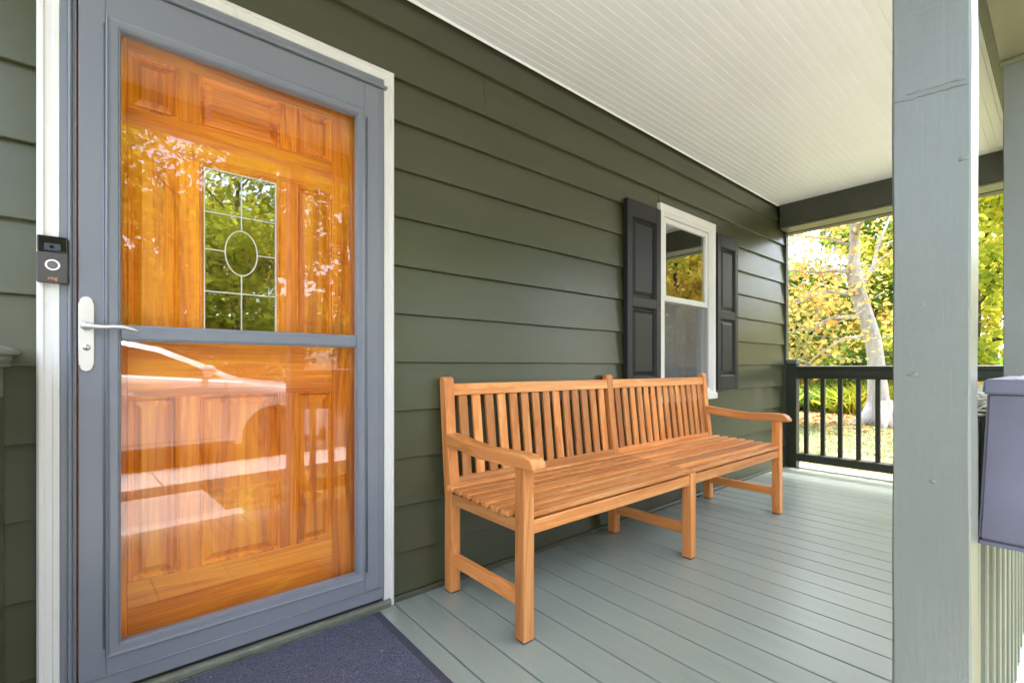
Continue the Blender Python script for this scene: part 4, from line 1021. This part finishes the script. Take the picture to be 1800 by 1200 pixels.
TR = [
 # name, label, (x,y), h, rad, leaf, bark, seed, nleaf, lsize, crown0, trunk r, spread
 ('maple_tree', 'golden maple filling the gap left of the pale trunk beyond the railing', (21, 6.2), 4.4, 2.4, LY, BARKD, 21, 9000, 0.21, 0.08, 0.12, 0.42),
 ('maple_tree', 'orange tinged maple behind the pale trunk', (24, 4.9), 4.6, 2.5, LO, BARKD, 22, 9000, 0.22, 0.08, 0.13, 0.42),
 ('oak_tree', 'leafy green tree right of the pale trunk', (20, 2.6), 8.4, 2.7, LG, BARKD, 23, 12000, 0.20, 0.06, 0.16, 0.42),
 ('oak_tree', 'bright green tree seen between the two columns', (17.5, -0.15), 8.2, 2.4, LYG, BARKD, 24, 12000, 0.19, 0.10, 0.16, 0.42),
 ('oak_tree', 'yellow green tree at the back of the garden beyond the pond', (33, 9.0), 4.8, 3.4, LYG, BARKD, 25, 9000, 0.30, 0.05, 0.2, 0.5),
 ('oak_tree', 'broad green tree far behind the garden chair', (35, 4.6), 6.0, 3.6, LG, BARKD, 26, 9000, 0.30, 0.05, 0.2, 0.5),
 ('maple_tree', 'tall golden tree at the far garden edge right of the columns', (31, 0.4), 8.0, 3.6, LY, BARKD, 27, 9000, 0.28, 0.05, 0.2, 0.5),
 ('maple_tree', 'small orange tree close behind the corner of the house', (19.5, 8.6), 3.6, 2.0, LO, BARKD, 28, 7000, 0.2, 0.06, 0.1, 0.4),
 # across the road, seen as reflections in door and window
 ('street_tree', 'yellow green tree across the road mirrored in the leaded door light', (2.6, -14.5), 8.6, 3.4, LYG, BARKD, 41, 7500, 0.23, 0.18, 0.17, 0.55),
 ('street_tree', 'golden tree across the road mirrored in the left of the door glass', (-0.3, -15.8), 8.2, 3.0, LY, BARKD, 42, 7000, 0.24, 0.16, 0.17, 0.55),
 ('street_tree', 'dark trunked tree across the road mirrored in the right of the door glass', (6.8, -13.6), 8.8, 3.2, LYG, BARKD, 43, 7000, 0.23, 0.2, 0.22, 0.55),
 ('street_tree', 'green tree behind the first row across the road', (0.6, -20.5), 7.4, 4.2, LYG, BARKD, 44, 8000, 0.32, 0.06, 0.2, 0.6),
 ('street_tree', 'tall green tree behind the road left of the parked car', (-12.0, -17.0), 8.0, 4.0, LG, BARKD, 45, 11000, 0.3, 0.08, 0.2, 0.6),
 ('street_tree', 'yellow green tree at the back of the row across the road', (5.2, -20.0), 7.6, 4.2, LY, BARKD, 46, 8000, 0.32, 0.06, 0.2, 0.6),
 ('street_tree', 'golden roadside tree mirrored in the upper window sash', (14.6, -6.9), 6.6, 2.6, LY, BARKD, 47, 9000, 0.24, 0.14, 0.14, 0.5),
 ('street_tree', 'orange roadside tree beyond the golden one to the right of the house', (20.5, -9.5), 6.8, 3.0, LO, BARKD, 48, 9000, 0.28, 0.10, 0.16, 0.5),
 ('street_tree', 'yellow green roadside tree farther along the road to the right', (24.0, -4.6), 4.6, 2.6, LYG, BARKD, 49, 9000, 0.28, 0.06, 0.16, 0.5),
 ('street_tree', 'green roadside tree farthest along the road to the right', (12.0, -15.5), 11.0, 4.0, LG, BARKD, 50, 9000, 0.3, 0.08, 0.16, 0.5),
]
for (nm, lab, xy, h, rad, lm, bk, sd_, nl_, ls, c0_, tr_, sp) in TR:
    tree(nm, lab, (xy[0], xy[1], GZ), h, rad, lm, bk, sd_, nl_, ls, c0_, tr_, spread=sp)

# ------------------------------------------------------------------ garden beyond the railing: pond, rocks, grasses
def blob(name, cx, cy, rx, ry, z, m, seed, n=40, kind='structure'):
    rng = random.Random(seed); bm = B(); ph = [rng.uniform(0, 6.28) for _ in range(4)]
    v = []
    for k in range(n):
        a = 2 * math.pi * k / n; q = 1 + 0.12 * math.sin(2 * a + ph[0]) + 0.08 * math.sin(3 * a + ph[1]) + 0.05 * math.sin(5 * a + ph[2])
        v.append(bm.verts.new((cx + rx * q * math.cos(a), cy + ry * q * math.sin(a), z)))
    bm.faces.new(v); return tag(obj(name, bm, m), kind=kind)
blob('pond', 19.2, 3.7, 3.2, 2.1, GZ + 0.012, WATER, 3)
blob('mulch_bed', 14.5, 2.0, 1.9, 2.2, GZ + 0.004, MULCH, 5)
blob('garden_path', 26.0, 5.4, 2.0, 5.5, GZ + 0.006, PATHM, 7)
rng = np.random.default_rng(5)
rk = random.Random(8)
def rock(x, y, s, lab):
    bm = B(); t = bmesh.new(); bmesh.ops.create_icosphere(t, subdivisions=2, radius=1)
    ph = [rk.uniform(0, 6) for _ in range(6)]
    for v in t.verts:
        q = 1 + 0.18 * math.sin(3 * v.co.x + ph[0]) + 0.15 * math.sin(4 * v.co.y + ph[1]) + 0.12 * math.sin(5 * v.co.z + ph[2])
        v.co = Vector((v.co.x * s * q, v.co.y * s * 0.8 * q, v.co.z * s * 0.55 * q))
    bmesh.ops.translate(t, vec=(x, y, GZ + s * 0.25), verts=t.verts[:]); merge(bm, t)
    tag(obj('rock', bm, ROCK, None, False), lab, 'rock', 'rocks round the pond')
for i, w_ in enumerate(('rightmost', 'second from the right', 'middle', 'second from the left', 'leftmost')):
    a = R(-50 + 190 * i / 4)
    rock(19.3 + 3.5 * math.cos(a), 3.8 + 2.4 * math.sin(a), rk.uniform(0.3, 0.5), 'pale boulder on the rim of the pond, %s of five' % w_)

def grass_clump(name, lab, x, y, n, h, spread, lm, seed, cat='plant', group=None):
    rng = np.random.default_rng(seed)
    t = thing(name, lab, cat, (x, y, GZ), group)
    b = np.stack([x + rng.normal(size=n) * spread * 0.35, y + rng.normal(size=n) * spread * 0.35, np.full(n, GZ)], 1)
    d = rng.normal(size=(n, 3)) * spread * 0.7; d[:, 2] = h * rng.uniform(0.6, 1.1, n)
    side = np.cross(d, rng.normal(size=(n, 3))); side /= np.linalg.norm(side, axis=1)[:, None]; w = 0.018 * h / 0.6
    mid = b + d * 0.6; top = b + d; top[:, 2] -= h * 0.12
    v = np.stack([b - side * w, b + side * w, mid + side * w * 0.8, top, mid - side * w * 0.8], 1).reshape(-1, 3)
    f = np.arange(5 * n).reshape(n, 5)
    mesh_from_np('blades', v, f, lm, t)
grass_clump('ornamental_grass', 'green grass clump by the pond nearest the newel post', 15.6, 3.7, 420, 0.85, 0.75, LG, 61)
grass_clump('ornamental_grass', 'second green grass clump beside the pond', 15.9, 3.0, 380, 0.75, 0.7, LG, 62)
grass_clump('ornamental_grass', 'yellow green grass clump in front of the pond water', 15.8, 2.25, 420, 0.8, 0.7, LYG, 63)
grass_clump('ornamental_grass', 'tall yellow green grass clump close to the pale trunk', 16.1, 1.75, 420, 0.95, 0.7, LYG, 64)
grass_clump('ornamental_grass', 'spiky pale grass clump beyond the pond', 23.0, 4.6, 260, 0.9, 0.8, LYG, 65)
def shrub(lab, x, y, r, h, lm, seed, n=2600, ls=0.13):
    rng = np.random.default_rng(seed); t = thing('shrub', lab, 'shrub', (x, y, GZ))
    bm = B(); tips = []
    for k in range(8):
        a = k * 0.8; limb(bm, rng, (x, y, GZ), (math.cos(a), math.sin(a), 1.4), h * 0.9, 0.03, 4, 0, tips, 0)
    obj('stems', bm, BARKD, t, True)
    c = rng.normal(size=(60, 3)); c /= np.linalg.norm(c, axis=1)[:, None]; c *= rng.uniform(0.5, 1, (60, 1))
    c = np.array([x, y, GZ + h * 0.5]) + c * np.array([r, r, h * 0.48])
    cen = c[rng.integers(0, 60, n)] + rng.normal(size=(n, 3)) * r * 0.16; cen[:, 2] = np.maximum(cen[:, 2], GZ + 0.05)
    leaves('foliage', cen, ls, lm, t, rng)
shrub('rounded green shrub at the back left of the pond', 22.0, 7.4, 1.2, 1.6, LG, 71)
shrub('golden shrub behind the pale trunk', 19.5, 2.2, 1.1, 1.7, LY, 72)
shrub('orange shrub at the garden edge between the columns', 15.5, -0.35, 0.8, 1.15, LO, 73)
shrub('broad yellow green shrub far behind the pond', 28.0, 8.0, 2.0, 2.2, LYG, 74, 3600, 0.18)
shrub('dark green shrub far right behind the garden chair', 29.5, 3.6, 2.0, 2.4, LG, 75, 3600, 0.18)
shrub('orange shrub far left behind the pond', 27.5, 10.8, 1.8, 2.2, LO, 76, 3000, 0.18)
# garden chair
gc = thing('garden_chair', 'small white garden chair far across the lawn', 'chair', (24.5, 5.1, GZ))
bm = B(); box(bm, 24.25, 24.75, 4.85, 5.35, GZ + 0.40, GZ + 0.44, 0.01); obj('seat', bm, WHITE, gc)
bm = B(); box(bm, 24.72, 24.76, 4.85, 5.35, GZ + 0.44, GZ + 0.95, 0.01); obj('backrest', bm, WHITE, gc)
for xx in (24.27, 24.71):
    for yy in (4.87, 5.31):
        bm = B(); box(bm, xx, xx + 0.03, yy, yy + 0.03, GZ, GZ + 0.40); obj('leg', bm, WHITE, gc)
for yy in (4.85, 5.31):
    bm = B(); box(bm, 24.25, 24.75, yy, yy + 0.04, GZ + 0.62, GZ + 0.65); obj('arm', bm, WHITE, gc)

# grass blades on the lawn near the porch, fallen leaves
def lawn_grass():
    rng = np.random.default_rng(9); n = 42000
    x = np.concatenate([rng.uniform(5.5, 14, n // 2), rng.uniform(0.95, 9, n // 2)])
    y = np.concatenate([rng.uniform(-1.5, 4.0, n // 2), rng.uniform(-3.95, -1.8, n // 2)])
    b = np.stack([x, y, np.full(len(x), GZ - 0.005)], 1); n = len(x)
    d = rng.normal(size=(n, 3)) * 0.03; d[:, 2] = rng.uniform(0.03, 0.075, n)
    s = rng.normal(size=(n, 3)); s[:, 2] = 0; s /= np.linalg.norm(s, axis=1)[:, None]
    v = np.stack([b - s * 0.004, b + s * 0.004, b + d], 1).reshape(-1, 3)
    o = mesh_from_np('grass', v, np.arange(3 * n).reshape(n, 3), GRASSL); tag(o, 'short pale green lawn grass beside the porch', 'grass', kind='stuff')
    n = 2600
    c = np.stack([np.concatenate([rng.normal(14.0, 1.6, n // 2), rng.uniform(5, 16, n // 4), rng.uniform(0.9, 7, n - n // 2 - n // 4)]),
                  np.concatenate([rng.normal(2.0, 1.2, n // 2), rng.uniform(-2, 4, n // 4), rng.uniform(-3.95, -2.2, n - n // 2 - n // 4)]), np.full(n, GZ + 0.03)], 1)
    o = leaves('fallen_leaves', c, 0.10, DRYL, None, rng, 0.85); tag(o, 'dry brown fallen leaves scattered over lawn and mulch', 'leaves', kind='stuff')
lawn_grass()

# ================================================================== the parked car (seen mirrored in the door glass)
def car():
    OX, OY, OZ = 1.95, -5.93, -0.315
    t = thing('parked_car', 'white hatchback parked at the kerb, mirrored in the lower door glass', 'car', (OX, OY, OZ))
    W = 0.90; WB = 2.72; RA = 0.405; RW = 0.345
    def T(bm): bmesh.ops.translate(bm, vec=(OX, OY, OZ), verts=bm.verts[:]); return bm
    def lerp(tab, x):
        for (a, va), (b, vb) in zip(tab, tab[1:]):
            if a <= x <= b: return va + (vb - va) * (x - a) / (b - a)
        return tab[0][1] if x < tab[0][0] else tab[-1][1]
    belt = [(-3.75, 1.12), (-3.5, 1.26), (-1.6, 1.21), (-0.4, 1.115), (0.35, 1.00), (0.75, 0.88), (0.93, 0.66)]
    top = [(-3.75, 1.13), (-3.5, 1.28), (-1.6, 1.25), (-0.4, 1.165), (0.35, 1.07), (0.75, 0.93), (0.93, 0.68)]
    wid = [(-3.75, 0.70), (-3.55, 0.82), (-3.2, 0.89), (-2.0, 0.905), (0.2, 0.905), (0.6, 0.85), (0.93, 0.62)]
    xs = sorted(set([round(-3.75 + 0.05 * k, 3) for k in range(95)] + [0.0 + RA * s for s in (-1, -0.98, -0.93, 0.93, 0.98, 1)] + [-WB + RA * s for s in (-1, -0.98, -0.93, 0.93, 0.98, 1)]))
    xs = [x for x in xs if x <= 0.93]
    bm = B(); prev = None
    for x in xs:
        w = lerp(wid, x); bl = lerp(belt, x); tp = lerp(top, x); zb = 0.30
        if x > 0.6: zb = 0.30 + (x - 0.6) * 0.2
        for xa in (0.0, -WB):
            if abs(x - xa) < RA: zb = max(zb, RW + 0.03 + math.sqrt(max(0, RA * RA - (x - xa) ** 2)))
        z1 = max(zb + 0.005, 0.50); z2 = max(zb + 0.01, 0.78); z3 = max(z2 + 0.02, bl - 0.13)
        half = [(w * 0.955, zb), (w * 0.985, z1), (w, z2), (w * 0.995, z3), (w * 0.955, bl - 0.02), (w * 0.91, bl), (w * 0.5, tp), (0, tp + 0.01)]
        ring = [bm.verts.new((x, y, z)) for y, z in half] + [bm.verts.new((x, -y, z)) for y, z in half[-2::-1]]
        if prev:
            for k in range(len(ring) - 1): bm.faces.new((prev[k], prev[k + 1], ring[k + 1], ring[k]))
        else: bm.faces.new(ring)
        prev = ring
    bm.faces.new(prev)
    obj('body', T(bm), CARW, t, True)
    bm = B(); box(bm, -3.6, 0.72, -0.80, 0.80, 0.22, 0.40); obj('underbody', T(bm), BLACKT, t)
    # cabin shell
    rf = [(-3.62, 1.24), (-3.35, 1.52), (-2.9, 1.645), (-2.2, 1.69), (-1.75, 1.665), (-1.24, 1.545), (-0.8, 1.345), (-0.36, 1.12)]
    bm = B(); prev = None
    for i, (x, z) in enumerate(rf):
        bl = lerp(belt, x) - 0.015; w = lerp(wid, x) * 0.90; hgt = max(0.0, z - bl); wt = w - 0.36 * hgt
        ring = [bm.verts.new(p) for p in ((x, w, bl), (x, wt + 0.02, bl + hgt * 0.93), (x, wt - 0.06, z), (x, 0, z + 0.02), (x, -wt + 0.06, z), (x, -wt - 0.02, bl + hgt * 0.93), (x, -w, bl))]
        if prev:
            for k in range(6): bm.faces.new((prev[k], prev[k + 1], ring[k + 1], ring[k]))
        prev = ring
    cab = obj('cabin', T(bm), CARW, t, True)
    def sidewin(poly, name, sgn):
        bm = B(); vs2 = []
        for x, z in poly:
            bl = lerp(belt, x) - 0.015; w = lerp(wid, x) * 0.90
            vs2.append(bm.verts.new((x, sgn * (w - 0.36 * (z - bl) * 0.93 + 0.010), z)))
        bm.faces.new(vs2); r_ = bmesh.ops.extrude_face_region(bm, geom=bm.faces[:])
        bmesh.ops.translate(bm, vec=(0, -sgn * 0.02, 0), verts=[v for v in r_['geom'] if isinstance(v, bmesh.types.BMVert)])
        obj(name, T(bm), CARG, t)
    for sg in (1, -1):
        sidewin([(-0.62, 1.158), (-1.66, 1.232), (-1.66, 1.565), (-1.30, 1.485), (-0.95, 1.33)], 'front_side_window', sg)
        sidewin([(-1.72, 1.236), (-2.72, 1.265), (-2.72, 1.575), (-2.2, 1.60), (-1.72, 1.58)], 'rear_side_window', sg)
        sidewin([(-2.80, 1.268), (-3.30, 1.285), (-3.18, 1.47), (-2.80, 1.565)], 'quarter_window', sg)
    def pane(pts, name):
        bm = B(); f = bm.faces.new([bm.verts.new(p) for p in pts]); r_ = bmesh.ops.extrude_face_region(bm, geom=[f])
        bmesh.ops.translate(bm, vec=(0, 0, -0.01), verts=[v for v in r_['geom'] if isinstance(v, bmesh.types.BMVert)]); obj(name, T(bm), CARG, t)
    pane([(-0.42, 0.70, 1.185), (-0.42, -0.70, 1.185), (-1.19, -0.58, 1.563), (-1.19, 0.58, 1.563)], 'windscreen')
    pane([(-3.40, 0.58, 1.50), (-3.40, -0.58, 1.50), (-3.60, -0.66, 1.29), (-3.60, 0.66, 1.29)], 'rear_window')
    # wheels
    for xa in (0.0, -WB):
        for sg in (1, -1):
            yc = sg * 0.80; bm = B(); n = 36; rings = []
            for k in range(n):
                a = 2 * math.pi * k / n
                rings.append([bm.verts.new((xa + r * math.cos(a), yc + y, RW + r * math.sin(a))) for r, y in ((0.21, -0.10), (0.33, -0.105), (RW, -0.08), (RW, 0.08), (0.33, 0.105), (0.235, 0.10), (0.21, 0.085))])
            for k in range(n):
                for j in range(7): bm.faces.new((rings[k][j], rings[(k + 1) % n][j], rings[(k + 1) % n][(j + 1) % 7], rings[k][(j + 1) % 7]))
            wh = obj('wheel', T(bm), RUBBER, t, True)
            bm = B(); cyl(bm, (xa, yc + sg * 0.06, RW), 1, 0.06, 0.05, 16)
            for k in range(10):
                a = 2 * math.pi * k / 10; tube(bm, [(xa + 0.05 * math.cos(a), yc + sg * 0.075, RW + 0.05 * math.sin(a)), (xa + 0.225 * math.cos(a), yc + sg * 0.085, RW + 0.225 * math.sin(a))], [0.022, 0.016], 6)
            tube(bm, [(xa + 0.222 * math.cos(R(a)), yc + sg * 0.085, RW + 0.222 * math.sin(R(a))) for a in range(0, 361, 12)], 0.014, 6, False)
            obj('rim', T(bm), ALLOY, wh, True)
    # mirrors, handles, door gaps, lamps, badge
    for sg in (1, -1):
        bm = B(); bmesh.ops.create_uvsphere(bm, u_segments=18, v_segments=12, radius=1)
        for v in bm.verts: v.co = Vector((-0.80 + v.co.x * 0.075, sg * (0.99 + v.co.y * 0.095), 1.255 + v.co.z * 0.075))
        box(bm, -0.83, -0.76, min(sg * 0.80, sg * 0.93), max(sg * 0.80, sg * 0.93), 1.175, 1.205, 0.008); obj('wing_mirror', T(bm), CARW, t, True)
        for xh in (-1.62, -2.62):
            bm = B(); tube(bm, [(xh - 0.11, sg * 0.905, 0.985), (xh - 0.08, sg * 0.935, 0.99), (xh + 0.08, sg * 0.935, 0.985), (xh + 0.12, sg * 0.905, 0.98)], [0.012, 0.015, 0.014, 0.01], 8); obj('door_handle', T(bm), CARW, t, True)
        for seam in ([(-0.60, 1.12), (-0.56, 0.95), (-0.555, 0.6), (-0.60, 0.42), (-0.72, 0.40), (-1.68, 0.40)], [(-1.70, 1.20), (-1.70, 0.405)], [(-2.66, 1.24), (-2.62, 0.95), (-2.40, 0.66), (-2.28, 0.42), (-1.72, 0.40)]):
            bm = B(); pp = []
            for x, z in seam:
                w = lerp(wid, x); bl = lerp(belt, x)
                y = w * (0.97 if z < 0.5 else 0.995) if z < bl - 0.14 else w * 0.965
                pp.append((x, sg * (y + 0.001), z))
            tube(bm, pp, 0.004, 5); obj('door_seam', T(bm), BLACKT, t)
        bm = B(); box(bm, -2.2, -0.50, min(sg * 0.868, sg * 0.90), max(sg * 0.868, sg * 0.90), 0.292, 0.345, 0.01); obj('sill_trim', T(bm), BLACKT, t)
        bm = B(); tube(bm, [(0.62, sg * 0.80, 0.80), (0.78, sg * 0.70, 0.77), (0.88, sg * 0.55, 0.74)], [0.05, 0.065, 0.05], 8); obj('headlight', T(bm), CLEARL, t, True)
        bm = B(); tube(bm, [(-3.50, sg * 0.80, 1.02), (-3.66, sg * 0.74, 1.0), (-3.72, sg * 0.62, 0.98)], [0.06, 0.08, 0.06], 8); obj('tail_light', T(bm), REDL, t, True)
    rot = Matrix.Rotation(R(180), 4, 'Z') @ Matrix.Rotation(R(90), 4, 'X')
    bm = B(); box(bm, 0.90, 0.935, -0.45, 0.45, 0.42, 0.56, 0.01); obj('grille', T(bm), BLACKT, t)
    bm = B()
    for k in range(9): box(bm, -0.46 + 0.018 * k, -0.447 + 0.018 * k, 0.901, 0.907, 0.925, 0.940)
    obj('fender_badge', T(bm), BLACKT, t)
car()
